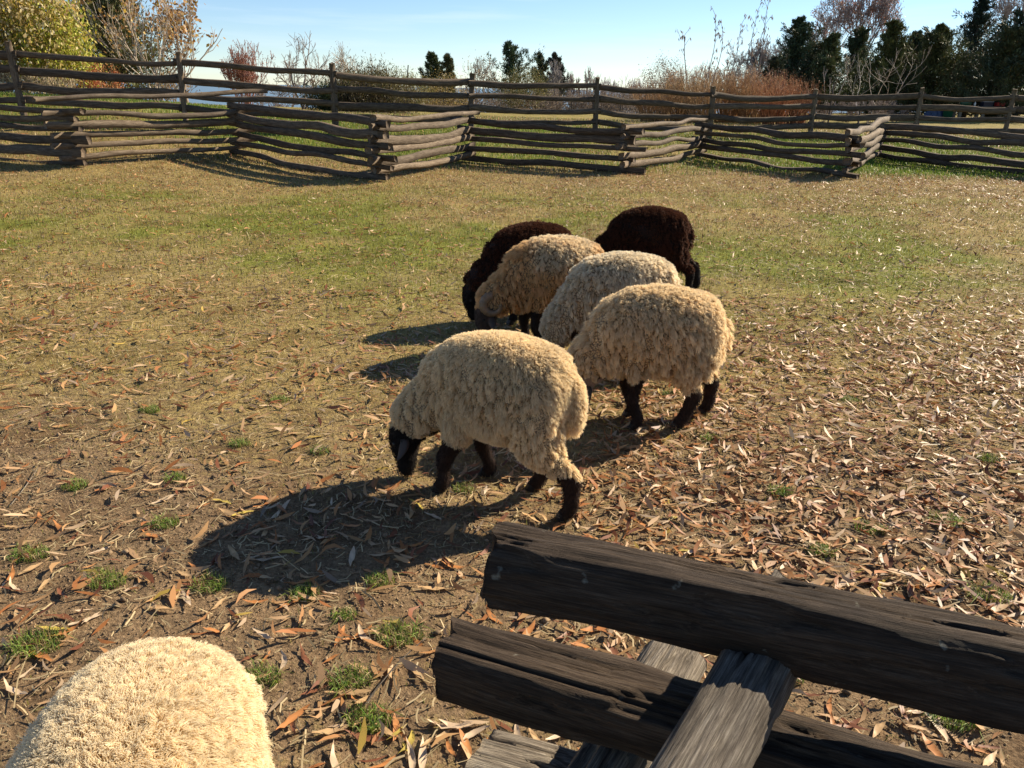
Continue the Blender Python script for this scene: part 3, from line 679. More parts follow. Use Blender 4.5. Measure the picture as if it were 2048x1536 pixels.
parts = []
x, y, r = frustum_pts(0.75, 6.5, 900, 101); d = litter_f(x, y); k = r.random(len(x)) < d ** 1.15; x, y = x[k], y[k]
parts.append(scatter_leaves(x, y, r.uniform(0.045, 0.105, len(x)), 102, st=4, lift=0.02, tilt=0.34))
x, y, r = frustum_pts(6.5, 17.5, 380, 103); d = litter_f(x, y); k = r.random(len(x)) < d; x, y = x[k], y[k]
parts.append(scatter_leaves(x, y, r.uniform(0.05, 0.10, len(x)), 104, st=3, lift=0.02, tilt=0.4))
x, y, r = frustum_pts(17.5, 32, 26, 105); n_ = fbm(x * 0.5, y * 0.5, 0, 91, 3); k = r.random(len(x)) < sst(0.42, 0.62, n_); x, y = x[k], y[k]
parts.append(scatter_leaves(x, y, r.uniform(0.10, 0.17, len(x)), 106, st=2, lift=0.03, tilt=0.5))
stuff('leaf_litter', 'dry tan and russet fallen leaves strewn over the paddock', 'leaves', parts, M_LEAF)

def blades(x, y, h, w, seed, cols, lean=0.5, zoff=None):
    r = np.random.default_rng(seed); n = len(x); z = T(x, y) - 0.004 if zoff is None else zoff
    yaw = r.uniform(0, 6.28, n); le = np.abs(r.normal(0, lean, n)); dr = np.stack([np.cos(yaw), np.sin(yaw)], 1); pr = np.stack([-np.sin(yaw), np.cos(yaw)], 1)
    B = np.c_[x, y, z]; W_ = np.c_[pr * (w / 2)[:, None], np.zeros(n)]
    M_ = B + np.c_[dr * (h * 0.25 * le)[:, None], h * 0.6]; Tp = B + np.c_[dr * (h * le)[:, None], h * np.maximum(1 - 0.45 * le, 0.15)]
    V = np.stack([B - W_, B + W_, M_ + W_ * 0.7, M_ - W_ * 0.7, Tp], 1).reshape(-1, 3); i = np.arange(n)[:, None] * 5
    Fq = np.concatenate([i + [[0, 1, 2]], i + [[0, 2, 3]], i + [[3, 2, 4]]])
    return V, Fq, np.repeat(cols, 5, 0)
def turf_cols(x, y, r, boost=0.0):
    g = green_f(x, y) + boost; isg = r.random(len(x)) < np.clip(g * 1.15 - 0.05, 0.04, 0.95)
    gc = np.where((y > 16)[:, None], np.array([.12, .20, .028]), np.array([.17, .19, .035])) * r.uniform(0.6, 1.35, (len(x), 1)) * np.c_[r.uniform(0.85, 1.35, len(x)), np.ones(len(x)), r.uniform(0.6, 1.2, len(x))]
    dc = np.array([.36, .28, .14]) * r.uniform(0.5, 1.25, (len(x), 1))
    return np.where(isg[:, None], gc, dc)
parts = []
x, y, r = frustum_pts(0.7, 6.0, 2600, 111); dn = 0.25 + 0.9 * fbm(x * 2.4, y * 2.4, 0, 55, 3) ** 2 + 0.3 * sst(2, 5, y); k = (r.random(len(x)) < dn * 0.85); x, y = x[k], y[k]
parts.append(blades(x, y, r.uniform(0.010, 0.032, len(x)) * (1 + 0.5 * sst(2, 4, y)), r.uniform(0.0015, 0.0032, len(x)) * (1 + 0.5 * sst(2.5, 5, y)), 112, turf_cols(x, y, r), 0.9))
x, y, r = frustum_pts(6.0, 18.0, 820, 113); k = r.random(len(x)) < 0.35 + 0.8 * fbm(x * 1.2, y * 1.2, 0, 56, 3); x, y = x[k], y[k]
parts.append(blades(x, y, r.uniform(0.02, 0.065, len(x)), r.uniform(0.004, 0.009, len(x)), 114, turf_cols(x, y, r, 0.04), 0.8))
x, y, r = frustum_pts(16.5, 34.0, 330, 115); k = r.random(len(x)) < 0.25 + green_f(x, y); x, y = x[k], y[k]
parts.append(blades(x, y, r.uniform(0.05, 0.12, len(x)), r.uniform(0.008, 0.018, len(x)), 116, turf_cols(x, y, r, 0.12), 0.7))
stuff('short_turf', 'thin cropped tan and green grass covering the ground', 'grass', parts, M_BLADE)

# broken straw and grass stalks lying flat
x, y, r = frustum_pts(0.75, 8.0, 330, 121); n = len(x); L = r.uniform(0.02, 0.07, n); big = r.random(n) < 0.03; L[big] = r.uniform(0.10, 0.28, big.sum())
ex, ey, ez = rot_frames(r.uniform(0, 6.28, n), r.normal(0, 0.08, n), r.uniform(-0.6, 0.6, n)); w_ = r.uniform(0.0012, 0.0028, n)
z = T(x, y) + 0.006 + 0.012 * r.random(n); Bp = np.c_[x, y, z]; bd = r.normal(0, 0.12, n) * L
V = np.stack([Bp - ex * (L / 2)[:, None] - ey * w_[:, None], Bp - ex * (L / 2)[:, None] + ey * w_[:, None], Bp + ey * (bd + w_)[:, None], Bp + ey * (bd - w_)[:, None], Bp + ex * (L / 2)[:, None] + ey * w_[:, None], Bp + ex * (L / 2)[:, None] - ey * w_[:, None]], 1).reshape(-1, 3)
i = np.arange(n)[:, None] * 6; Fq = np.concatenate([i + [[0, 1, 2, 3]], i + [[3, 2, 4, 5]]])
stuff('straw', 'broken pale straw stalks scattered on the soil', 'straw', [(V, Fq, np.repeat(np.array([.46, .36, .20]) * r.uniform(0.55, 1.25, (n, 1)), 6, 0))], M_BLADE)
# soil crumbs
x, y, r = frustum_pts(0.75, 3.6, 2400, 131); k = r.random(len(x)) < 0.25 + fbm(x * 3, y * 3, 0, 61, 2); x, y = x[k], y[k]; n = len(x)
s_ = r.uniform(0.0015, 0.0055, n) * (1 + 1.5 * (r.random(n) < 0.04)); z = T(x, y) + s_ * 0.3
oc = np.array([[1, 0, 0], [-1, 0, 0], [0, 1, 0], [0, -1, 0], [0, 0, 1], [0, 0, -1]], float)
V = (np.c_[x, y, z][:, None] + (oc[None] * r.uniform(0.6, 1.4, (n, 6, 1)) + r.normal(0, 0.2, (n, 6, 3))) * s_[:, None, None]).reshape(-1, 3)
tf = np.array([[0, 2, 4], [2, 1, 4], [1, 3, 4], [3, 0, 4], [2, 0, 5], [1, 2, 5], [3, 1, 5], [0, 3, 5]])
stuff('soil_crumbs', 'small brown crumbs of dry soil between the leaves', 'soil', [(V, (np.arange(n)[:, None, None] * 6 + tf[None]).reshape(-1, 3), np.repeat(np.array([.22, .152, .09]) * r.uniform(0.5, 1.3, (n, 1)), 6, 0))], M_TWIG)

# single leaves close by
LV = [('curled tan fallen leaf on the bare foreground soil', 'tan fallen leaves near the rails', (.43, .28, .14)), ('rust-orange fallen leaf on the bare foreground soil', 'rust-orange fallen leaves near the rails', (.40, .17, .055)),
      ('pale buff dry fallen leaf on the foreground soil', 'pale fallen leaves near the rails', (.52, .39, .26)), ('dark red-brown fallen leaf on the foreground soil', 'dark fallen leaves near the rails', (.19, .075, .035)),
      ('yellow-green fallen leaf on the foreground soil', 'yellow fallen leaves near the rails', (.42, .32, .07))]
def leaf_mesh(col, seed):
    r = np.random.default_rng(seed); st = 9; t = np.linspace(0, 1, st); half = np.sin(np.pi * np.clip(t, 0.02, 0.98) ** 0.85) * r.uniform(0.065, 0.10)
    cu, tw, be, fo = r.uniform(-0.15, 0.45), r.normal(0, 0.35), r.normal(0, 0.09), r.uniform(0.0, 0.4)
    V = []
    for q in range(st):
        zc = cu * (t[q] - 0.5) ** 2; yc = be * math.sin(math.pi * t[q]); a = tw * (t[q] - 0.5)
        for sg in (-1, 0, 1):
            dy, dz = sg * half[q], abs(sg) * half[q] * fo + 0.02 * r.normal() * abs(sg)
            V.append((t[q] - 0.5, yc + dy * math.cos(a) - dz * math.sin(a), zc + dy * math.sin(a) + dz * math.cos(a)))
    V = np.array(V); V[:, 2] -= V[:, 2].min(); i = np.arange(st * 3).reshape(st, 3)
    Fq = np.concatenate([np.c_[i[:-1, k], i[1:, k], i[1:, k + 1], i[:-1, k + 1]] for k in (0, 1)])
    cc = np.array(col) * (0.8 + 0.45 * vn(V[:, 0] * 7, V[:, 1] * 20, 0, seed))[:, None]
    cc[1::3] *= 1.15
    me = mesh_from('leaf', V, Fq, cols=cc, smooth=True); me.materials.append(M_LEAF); return me
r = np.random.default_rng(171); LM = [[leaf_mesh(c, 300 + 10 * q + k) for k in range(6)] for q, (a_, b_, c) in enumerate(LV)]
cnt = 0
def hidden_px(px, py):
    if px < 600 and py > 1240 and ((px - 290) / 290) ** 2 + ((py - 1560) / 310) ** 2 < 1: return True
    if px > 960 and (1035 + (px - 990) * 0.235) < py < (1205 + (px - 970) * 0.23): return True
    if px > 880 and (1235 + (px - 900) * 0.31) < py < (1400 + (px - 890) * 0.30): return True
    return False
while cnt < 295:
    px, py = r.uniform(0, 2048), r.uniform(1000, 1534)
    if hidden_px(px, py): continue
    g_ = G(px, py)
    if r.random() > 0.35 + 0.65 * litter_f(g_[0], g_[1]): continue
    q = r.choice(5, p=[.34, .26, .22, .12, .06]); o = link('fallen_leaf', LM[q][r.integers(6)])
    L = r.uniform(0.06, 0.135); o.scale = (L,) * 3; o.location = (g_[0], g_[1], float(T(g_[0], g_[1])) + 0.006)
    o.rotation_euler = (r.normal(0, 0.13), r.normal(0, 0.08), r.uniform(0, 6.28)); tag(o, LV[q][0], 'leaf', LV[q][1]); cnt += 1

# grass tufts standing in the trampled soil
TUFTS = [(800, 1275, 1.0), (75, 1290, 1.1), (150, 972, .7), (215, 1165, .9), (700, 1368, .9), (738, 1445, .9), (520, 1362, .9), (420, 1172, .8), (610, 1190, .7), (640, 905, .6), (930, 980, .6), (1905, 1435, 1.0), (1640, 1105, .7), (1740, 1060, .8),
         (1890, 1045, .9), (1975, 1195, 1.0), (1570, 1352, .8), (1420, 880, .6), (1560, 985, .7), (1340, 790, .5), (60, 1110, .9), (330, 1050, .7), (350, 960, .6), (480, 890, .6), (1980, 920, .7), (1700, 800, .6), (1520, 720, .5), (560, 800, .6), (300, 820, .6), (760, 1165, .7), (690, 1235, .5)]
for k, (px, py, sz) in enumerate(TUFTS):
    g_ = G(px, py); r = np.random.default_rng(500 + k); n = int(290 * sz + 60); rad_ = 0.055 * sz * (g_[1] / 1.8) ** 0.25
    a_ = r.uniform(0, 6.28, n); q_ = rad_ * np.sqrt(r.random(n)); x, y = q_ * np.cos(a_) * 1.3, q_ * np.sin(a_)
    gc = np.array([.16, .25, .045]) * r.uniform(0.5, 1.4, (n, 1)) * np.c_[r.uniform(0.8, 1.4, n), np.ones(n), r.uniform(0.6, 1.3, n)]
    dd = r.random(n) < (0.08 + 0.3 * r.random()); gc[dd] = np.array([.36, .27, .13]) * r.uniform(0.6, 1.2, (dd.sum(), 1))
    zg = T(g_[0] + x, g_[1] + y) - float(T(g_[0], g_[1])) - 0.004
    v, f, c = blades(x, y, r.uniform(0.02, 0.055, n) * sz ** 0.5, r.uniform(0.002, 0.0036, n), 600 + k, gc, 0.75, zoff=zg)
    o = link('grass_tuft', mesh_from('grass_tuft', v, f, cols=c), M_BLADE, None, (g_[0], g_[1], float(T(g_[0], g_[1]))))
    tag(o, 'small green grass tuft sprouting from the trampled paddock soil', 'grass tuft', 'green grass tufts in the soil')
# a few twigs
for k, (x0, y0, x1, y1) in enumerate([(735, 1420, 850, 1290), (20, 1010, 75, 940), (1095, 1250, 1060, 1275), (420, 870, 520, 830), (560, 905, 620, 880)]):
    a, b = G(x0, y0), G(x1, y1); a[2] = T(a[0], a[1]) + 0.008; b[2] = T(b[0], b[1]) + 0.014
    me, mid = rail_mesh(a, b, 0.005, 0.005, 700 + k, nseg=10, nside=6, wob=0.012, rough=0.2, taper=0.5)
    me.materials.append(M_GREY); tag(link('twig', me, None, None, tuple(mid)), 'thin pale dry stalk lying on the foreground soil', 'twig', 'dry stalks lying on the soil')

# ------------------------------------------------------------------ trees and shrubs
def tubes(segs, k=5):
    """segs (n,8): p0 p1 r0 r1"""
    S = np.asarray(segs, float); p0, p1, r0, r1 = S[:, :3], S[:, 3:6], S[:, 6], S[:, 7]
    t = p1 - p0; t /= np.linalg.norm(t, axis=1)[:, None] + 1e-9
    ref = np.where(np.abs(t[:, 2:3]) > 0.9, [[1.0, 0, 0]], [[0, 0, 1.0]]); a = np.cross(t, ref); a /= np.linalg.norm(a, axis=1)[:, None]; b = np.cross(t, a)
    th = np.linspace(0, 2 * np.pi, k, endpoint=False); ring = a[:, None] * np.cos(th)[None, :, None] + b[:, None] * np.sin(th)[None, :, None]
    V = np.concatenate([p0[:, None] + ring * r0[:, None, None], p1[:, None] + ring * r1[:, None, None]], 1).reshape(-1, 3)
    i = np.arange(len(S))[:, None] * 2 * k; q = np.arange(k); j = (q + 1) % k
    Fq = np.stack([i + q, i + j, i + k + j, i + k + q], -1).reshape(-1, 4)
    return V, Fq
def cards(P, D, L, Wd, seed):
    """flat pointed leaves at P along D"""
    r = np.random.default_rng(seed); n = len(P); D = D / (np.linalg.norm(D, axis=1)[:, None] + 1e-9)
    s = np.cross(D, r.normal(0, 1, (n, 3))); s /= np.linalg.norm(s, axis=1)[:, None] + 1e-9
    L, Wd = np.broadcast_to(L, n), np.broadcast_to(Wd, n)
    mid = P + D * (L * 0.45)[:, None]
    V = np.stack([P, mid + s * (Wd / 2)[:, None], P + D * L[:, None], mid - s * (Wd / 2)[:, None]], 1).reshape(-1, 3)
    return V, (np.arange(n)[:, None] * 4 + np.arange(4)[None])
def grow(rnd, p, d, L, r, lev, maxlev, segs, tips, spread=0.6, up=0.25, nchild=(2, 4), shrink=0.68, crook=0.18, nseg=3, minr=0.004):
    d = d / np.linalg.norm(d); pts = [p]
    for q in range(nseg):
        d = d + rnd.normal(0, crook, 3) + np.array([0, 0, up * 0.25]); d /= np.linalg.norm(d)
        p1 = p + d * L / nseg; r1 = max(r * (1 - 0.30 / nseg * (q + 1)), minr)
        segs.append((*p, *p1, max(r * (1 - 0.30 / nseg * q), minr), r1, lev)); p = p1; pts.append(p)
    if lev >= maxlev: tips.append((p, d)); return
    for q in range(rnd.integers(*nchild) + 1):
        o = pts[rnd.integers(max(1, nseg - 1), nseg + 1)] if q else pts[-1]
        nd = d + rnd.normal(0, spread, 3) * (0.45 if q == 0 else 1.0) + np.array([0, 0, up])
        grow(rnd, o, nd, L * shrink * rnd.uniform(0.75, 1.2), r * (0.72 if q == 0 else 0.55), lev + 1, maxlev, segs, tips, spread, up, nchild, shrink, crook, nseg, minr)
def base_at(px, py, D):
    """a spot on the terrain at ground distance D in the direction of picture column px"""
    q = atY(px, py, D); return np.array([q[0], D, float(T(q[0], D))])
def top_h(px, pyt, D, b): return atY(px, pyt, D)[2] - b[2]

def woody(name, label, cat, px, D, pyt, seed, stems=1, bark=(.16, .12, .09), leaf=None, nleaf=0, lsize=0.07, maxlev=4, spread=0.55, up=0.3, base_r=0.06, trunk=0.25, nchild=(2, 3), lw=0.6,
          group=None, minr=0.006, splay=0.3, leafspread=0.25, leaf_top=0.0, shrink=0.7, droop=0.0, crook=0.16, py=200):
    b = base_at(px, py, D); H = top_h(px, pyt, D, b); rnd = np.random.default_rng(seed); root = thing(name, label, cat, tuple(b), group)
    segs, tips = [], []
    for s_ in range(stems):
        a = rnd.uniform(0, 6.28); off = np.array([math.cos(a), math.sin(a), 0]) * (0.06 * stems ** 0.5 * rnd.random() if stems > 1 else 0)
        d = np.array([math.cos(a) * splay, math.sin(a) * splay, 1.0]) if stems > 1 else np.array([rnd.normal(0, .05), rnd.normal(0, .05), 1.0])
        grow(rnd, off - np.array([0, 0, 0.08]), d, H * trunk * rnd.uniform(0.8, 1.15), base_r * rnd.uniform(0.7, 1.1), 0, maxlev, segs, tips, spread, up, nchild, shrink, crook, 3, minr)
    S = np.array(segs); k = H / max(S[:, 5].max(), 0.1); S[:, :6] *= np.array([1, 1, k, 1, 1, k])
    wide = k if k < 1.6 else 1.0; S[:, [0, 1, 3, 4]] *= wide
    lo = S[:, 8] < max(1, maxlev - 2)
    V, Fq = tubes(S[lo][:, :8], 7); link('trunk', mesh_from('trunk', V, Fq, cols=np.tile(np.array(bark), (len(V), 1)) * (0.75 + 0.5 * vn(V[:, 0] * 9, V[:, 1] * 9, V[:, 2] * 3, seed))[:, None], smooth=True), M_TWIG, root)
    P_ = []
    V, Fq = tubes(S[~lo][:, :8], 4); P_.append((V, Fq, np.tile(np.array(bark) * 1.1, (len(V), 1))))
    cro = link('crown', mesh_from('crown', V, Fq, cols=P_[0][2]), M_TWIG, root)
    if nleaf:
        tp = np.array([t[0] for t in tips]) * np.array([wide, wide, k]); fine = S[~lo]; q = rnd.integers(0, len(fine), nleaf); u = rnd.random((nleaf, 1))
        P = fine[q, :3] * (1 - u) + fine[q, 3:6] * u
        if leaf_top > 0: P = P[P[:, 2] > H * leaf_top * rnd.uniform(0.5, 1.3, len(P))]
        P = P + rnd.normal(0, leafspread, P.shape) * np.array([1, 1, 0.8]); P[:, 2] = np.maximum(P[:, 2], 0.05); n = len(P)
        Dr = rnd.normal(0, 0.7, (n, 3)) + np.array([0, 0, -0.4 - droop]); lc = np.array(leaf); lc = lc[rnd.integers(0, len(lc), n)] * rnd.uniform(0.6, 1.3, (n, 1))
        V, F4 = cards(P, Dr, lsize * rnd.uniform(0.6, 1.35, n), lsize * lw * rnd.uniform(0.7, 1.2, n), seed + 1)
        link('leaves', mesh_from('leaves', V, F4, cols=np.repeat(lc, 4, 0)), M_FOL, cro)
    return root

def cedar(label, px, D, pyt, seed, width=0.42, col=(.040, .055, .020), dens=1.0, bare=0.1, lean=0.0, ragged=0.35, py=200, group='dark evergreen cedars behind the fences', open_=0.0):
    b = base_at(px, py, D); H = top_h(px, pyt, D, b); rnd = np.random.default_rng(seed); root = thing('cedar_tree', label, 'tree', tuple(b), group)
    segs = []; n = 14; pz = np.linspace(-0.1, H * 0.97, n); ax = np.cumsum(rnd.normal(0, 0.02 * H, (n, 2)), 0) * 0.4; ax[:, 0] += lean * pz
    for q in range(n - 1): segs.append((ax[q, 0], ax[q, 1], pz[q], ax[q + 1, 0], ax[q + 1, 1], pz[q + 1], 0.03 * H * (1 - pz[q] / H) + 0.01, 0.03 * H * (1 - pz[q + 1] / H) + 0.01))
    P, Dd, Ls = [], [], []; nb = int(88 * dens)
    for q in range(nb):
        f = bare + (0.985 - bare) * (q + rnd.random()) / nb; z = H * f; c = np.array([np.interp(z, pz, ax[:, 0]), np.interp(z, pz, ax[:, 1]), z])
        prof = (1 - f) ** 0.85 * (0.75 + 0.25 * min(1, (f - bare) / 0.15 + 0.3)); L = H * width * prof * max(0.25, 1 + rnd.normal(0, ragged * 0.75)) + 0.020 * H * rnd.random()
        a = rnd.uniform(0, 6.28); dr = np.array([math.cos(a), math.sin(a), rnd.uniform(0.05, 0.55) + 0.5 * f]); dr /= np.linalg.norm(dr)
        m = 5; p = c.copy(); rr_ = 0.008 * H * (1 - f) + 0.006
        for w in range(m):
            dr2 = dr + np.array([0, 0, -0.30 + 0.17 * w]) * 0.7 + rnd.normal(0, 0.14, 3); p1 = p + dr2 * L / m; segs.append((*p, *p1, rr_ * (1 - w / m) + 0.003, rr_ * (1 - (w + 1) / m) + 0.003)); p0_, p = p, p1
            # side sprays fan out from each branch, shorter to the tip
            for z_ in range(3):
                sd_ = dr2 * 0.7 + rnd.normal(0, 0.55, 3) + np.array([0, 0, 0.15]); sd_ /= np.linalg.norm(sd_); sl = (0.05 + 0.30 * L) * (1 - 0.5 * w / m) * rnd.uniform(0.5, 1.2)
                cnt_ = int((7 + 3 * w) * (1 - open_)); u_ = rnd.random((cnt_, 1)); o_ = p0_ + (p1 - p0_) * rnd.random()
                P.append(o_ + sd_ * sl * u_ + rnd.normal(0, 0.025 + 0.03 * L, (cnt_, 3))); Dd.append(np.tile(sd_, (cnt_, 1)) + rnd.normal(0, 0.35, (cnt_, 3)) + np.array([0, 0, 0.15])); Ls.append(np.full(cnt_, 0.11 + 0.014 * H))
    V, Fq = tubes(np.array(segs), 5); tr = link('trunk', mesh_from('trunk', V, Fq, cols=np.tile((.09, .065, .05), (len(V), 1)), smooth=True), M_TWIG, root)
    P, Dd, Ls = np.concatenate(P), np.concatenate(Dd), np.concatenate(Ls); P[:, 2] = np.maximum(P[:, 2], 0.15); n = len(P)
    cc = np.array(col) * rnd.uniform(0.55, 1.5, (n, 1)) * (0.7 + 0.6 * fbm(P[:, 0] * 1.5, P[:, 1] * 1.5, P[:, 2] * 1.5, seed, 2))[:, None]
    br = rnd.random(n) < 0.05; cc[br] = np.array([.13, .085, .03])
    V, F4 = cards(P, Dd, Ls * rnd.uniform(0.7, 1.3, n), Ls * 0.24, seed + 2)
    link('crown', mesh_from('crown', V, F4, cols=np.repeat(cc, 4, 0)), M_NEEDLE, root); return root

def bush(name, label, cat, px, D, pyt, wide, seed, cols, n=9000, lsize=0.06, lw=0.5, stemc=(.14, .10, .07), clumps=60, hang=0.0, group=None, py=200, solid=0.55, bottom=0.0, deep=None, nst=26):
    """leafy mass: stems from the base and clumps of leaves through an ellipsoid"""
    b = base_at(px, py, D); H = top_h(px, pyt, D, b); rnd = np.random.default_rng(seed); root = thing(name, label, cat, tuple(b), group)
    deep = deep or wide
    dirv = rnd.normal(0, 1, (clumps, 3)); dirv /= np.linalg.norm(dirv, axis=1)[:, None]; rad_ = rnd.uniform(solid ** 3, 1, clumps) ** (1 / 3)
    Cc = dirv * rad_[:, None] * np.array([wide / 2, deep / 2, H * (1 - bottom) / 2]) + np.array([0, 0, H * (1 + bottom) / 2]); Cc *= rnd.uniform(0.88, 1.08, (clumps, 1))
    segs = []
    for q in range(min(nst, clumps)):
        p0 = np.array([rnd.normal(0, wide * 0.13), rnd.normal(0, deep * 0.10), -0.1]); e = Cc[q]; prev = p0
        for w in (0.35, 0.7, 1.0):
            nx = p0 + (e - p0) * w + np.array([0, 0, 0.12 * H * math.sin(math.pi * w)]) + rnd.normal(0, 0.03 * H, 3) * (w < 1); nx[2] = max(nx[2], 0.02)
            segs.append((*prev, *nx, 0.022 * (1.25 - w) + 0.006, 0.022 * (1.1 - w) + 0.004)); prev = nx
    V, Fq = tubes(np.array(segs), 5); link('stems', mesh_from('stems', V, Fq, cols=np.tile(stemc, (len(V), 1)), smooth=True), M_TWIG, root)
    q = rnd.integers(0, clumps, n); sg = np.array([wide, deep, H]) * 0.055 + 0.05
    P = Cc[q] + rnd.normal(0, 1, (n, 3)) * sg * np.array([1, 1, 1 + hang]); P[:, 2] = np.maximum(P[:, 2], 0.03)
    cl = np.array(cols); lc = cl[(q * 7 + rnd.integers(0, 2, n)) % len(cl)] * rnd.uniform(0.6, 1.35, (n, 1))
    V, F4 = cards(P, rnd.normal(0, 0.8, (n, 3)) + np.array([0, 0, -0.3 - hang]), lsize * rnd.uniform(0.6, 1.4, n), lsize * lw * rnd.uniform(0.7, 1.2, n), seed + 1)
    link('crown', mesh_from('crown', V, F4, cols=np.repeat(lc, 4, 0)), M_FOL, root); return root

def osier(label, px, D, pyt, wide, seed, col, n=120, group='orange-stemmed thicket shrubs'):
    """upright bundle of thin rods"""
    b = base_at(px, 230, D); H = top_h(px, pyt, D, b); rnd = np.random.default_rng(seed); root = thing('twiggy_shrub', label, 'shrub', tuple(b), group)
    segs, cs = [], []
    for q in range(n):
        a = rnd.uniform(0, 6.28); rr_ = wide / 2 * math.sqrt(rnd.random()); p = np.array([math.cos(a) * rr_ * 0.45, math.sin(a) * rr_ * 0.45, -0.05]); tip = np.array([math.cos(a) * rr_ * 1.15, math.sin(a) * rr_, H * rnd.uniform(0.55, 1.0)])
        prev, c = p, np.array(col) * rnd.uniform(0.55, 1.4)
        for w in (0.25, 0.5, 0.75, 1.0):
            nx = p + (tip - p) * np.array([w ** 1.4, w ** 1.4, w]) + rnd.normal(0, 0.025, 3); segs.append((*prev, *nx, 0.011 * (1.3 - w) + 0.004, 0.011 * (1.1 - w) + 0.003)); cs.append(c)
            if w > 0.3:
                for z in range(2):
                    e = nx + np.array([rnd.normal(0, .10), rnd.normal(0, .10), rnd.uniform(.10, .35)]); segs.append((*nx, *e, 0.005, 0.003)); cs.append(c * 1.1)
            prev = nx
    S = np.array(segs); cs = np.array(cs); low = np.arange(len(S)) % 10 == 0
    V, Fq = tubes(S, 4); link('stems', mesh_from('stems', V, Fq, cols=np.repeat(cs, 8, 0)), M_TWIG, root)
    m = int(n * 6); q = rnd.integers(0, len(S), m); P = S[q, 3:6] + rnd.normal(0, 0.04, (m, 3)); P[:, 2] = np.maximum(P[:, 2], .03)
    lc = np.array([(.34, .17, .07), (.40, .27, .15), (.26, .10, .05)])[rnd.integers(0, 3, m)] * rnd.uniform(0.6, 1.3, (m, 1))
    V, F4 = cards(P, rnd.normal(0, 1, (m, 3)), 0.05, 0.022, seed + 5); link('crown', mesh_from('crown', V, F4, cols=np.repeat(lc, 4, 0)), M_FOL, root); return root

# left: yellow trees, evergreen, vase-shaped sapling
YC = [(.50, .39, .05), (.36, .34, .05), (.58, .46, .16), (.24, .27, .04), (.52, .37, .12), (.64, .56, .38), (.46, .36, .10), (.66, .55, .30), (.30, .21, .07)]
bush('yellow_tree', 'dense tall tree of small yellow-green autumn leaves behind the fence', 'tree', 20, 27, -70, 5.2, 801, YC, n=19000, lsize=0.125, lw=0.65, stemc=(.42, .36, .27), clumps=240, hang=1.0, solid=0.2, bottom=0.16, deep=3.6)
bush('yellow_shrub', 'leafy yellow-green shrub leaning out beside the dense yellow tree', 'shrub', 115, 27.5, 10, 2.6, 802, [(.36, .38, .06), (.28, .33, .04), (.46, .42, .10)], n=7000, lsize=0.12, stemc=(.40, .34, .25), clumps=90, hang=1.0, solid=0.2, bottom=0.2)
cedar('broad olive-green evergreen tree between the yellow tree and vase-shaped sapling', 235, 40, -160, 803, width=0.40, col=(.11, .115, .045), dens=2.4, bare=0.02, ragged=0.2, group=None)
bush('red_shrub', 'low russet-red leafed shrub under the yellow tree', 'shrub', 165, 28, 128, 1.5, 804, [(.36, .12, .04), (.42, .20, .07), (.30, .08, .04)], n=2600, lsize=0.06, clumps=30)
bush('red_shrub', 'small orange-red leafed shrub in front of the olive-green evergreen', 'shrub', 215, 29, 122, 1.3, 805, [(.40, .15, .05), (.36, .10, .04), (.45, .26, .10)], n=2600, lsize=0.06, clumps=30)
woody('vase_sapling', 'pale many-stemmed sapling with sparse tan leaves on top', 'tree', 315, 26, -70, 806, stems=11, bark=(.40, .33, .26), leaf=[(.36, .19, .06), (.42, .28, .13), (.30, .16, .07), (.45, .30, .06)], nleaf=1100, lsize=0.13, lw=0.7, maxlev=3, splay=0.42, spread=0.28, up=0.35, base_r=0.030, trunk=0.40, leafspread=0.12, leaf_top=0.55, minr=0.006)
woody('vase_sapling', 'thin leafy sapling with brown autumn leaves hanging against the sky', 'tree', 375, 27, -40, 807, stems=5, bark=(.30, .24, .19), leaf=[(.38, .20, .07), (.40, .27, .12), (.26, .14, .06)], nleaf=520, lsize=0.14, lw=0.75, maxlev=3, splay=0.25, spread=0.32, up=0.35, base_r=0.025, trunk=0.38, leafspread=0.14, leaf_top=0.4)
woody('brush_shrub', 'tangled dry brown shrub at the foot of the vase-shaped sapling', 'shrub', 350, 26.5, 130, 808, stems=9, bark=(.30, .23, .16), leaf=[(.34, .24, .11), (.30, .17, .07)], nleaf=420, lsize=0.07, maxlev=3, splay=0.6, spread=0.5, base_r=0.014, trunk=0.4)
for k, (px, yt) in enumerate([(20, 140), (60, 150), (100, 152), (135, 158)]):
    osier('bundle of pale straw-coloured stems under the dense yellow tree', px, 26, yt, 0.9, 820 + k, (.42, .34, .22), n=26, group='pale stems under the yellow tree')
# centre left
woody('red_twig_shrub', 'rosy pink-brown twiggy shrub on the grass crest', 'shrub', 492, 44, 78, 830, stems=18, bark=(.27, .13, .10), leaf=[(.33, .15, .11), (.28, .11, .08), (.36, .20, .14)], nleaf=3000, lsize=0.075, maxlev=4, splay=0.42, spread=0.32, up=0.4, base_r=0.03, trunk=0.30, leafspread=0.08, minr=0.008)
woody('bare_tree', 'bare grey-brown tree behind the rosy pink-brown shrub', 'tree', 545, 62, 62, 831, bark=(.20, .16, .14), maxlev=6, base_r=0.12, trunk=0.22, minr=0.012, spread=0.75, up=0.15, nchild=(2, 4))
woody('bare_tree', 'small bare pale fruit tree with forked trunk beyond the fence', 'tree', 605, 38, 58, 832, stems=3, bark=(.24, .20, .17), maxlev=4, base_r=0.055, trunk=0.34, minr=0.008, splay=0.14, spread=0.6, up=0.25)
bush('evergreen_bush', 'dark green rounded bush hugging the third fence post', 'shrub', 648, 33, 166, 1.9, 833, [(.035, .055, .018), (.05, .07, .025), (.03, .045, .015)], n=6000, lsize=0.07, clumps=60, solid=0.2)
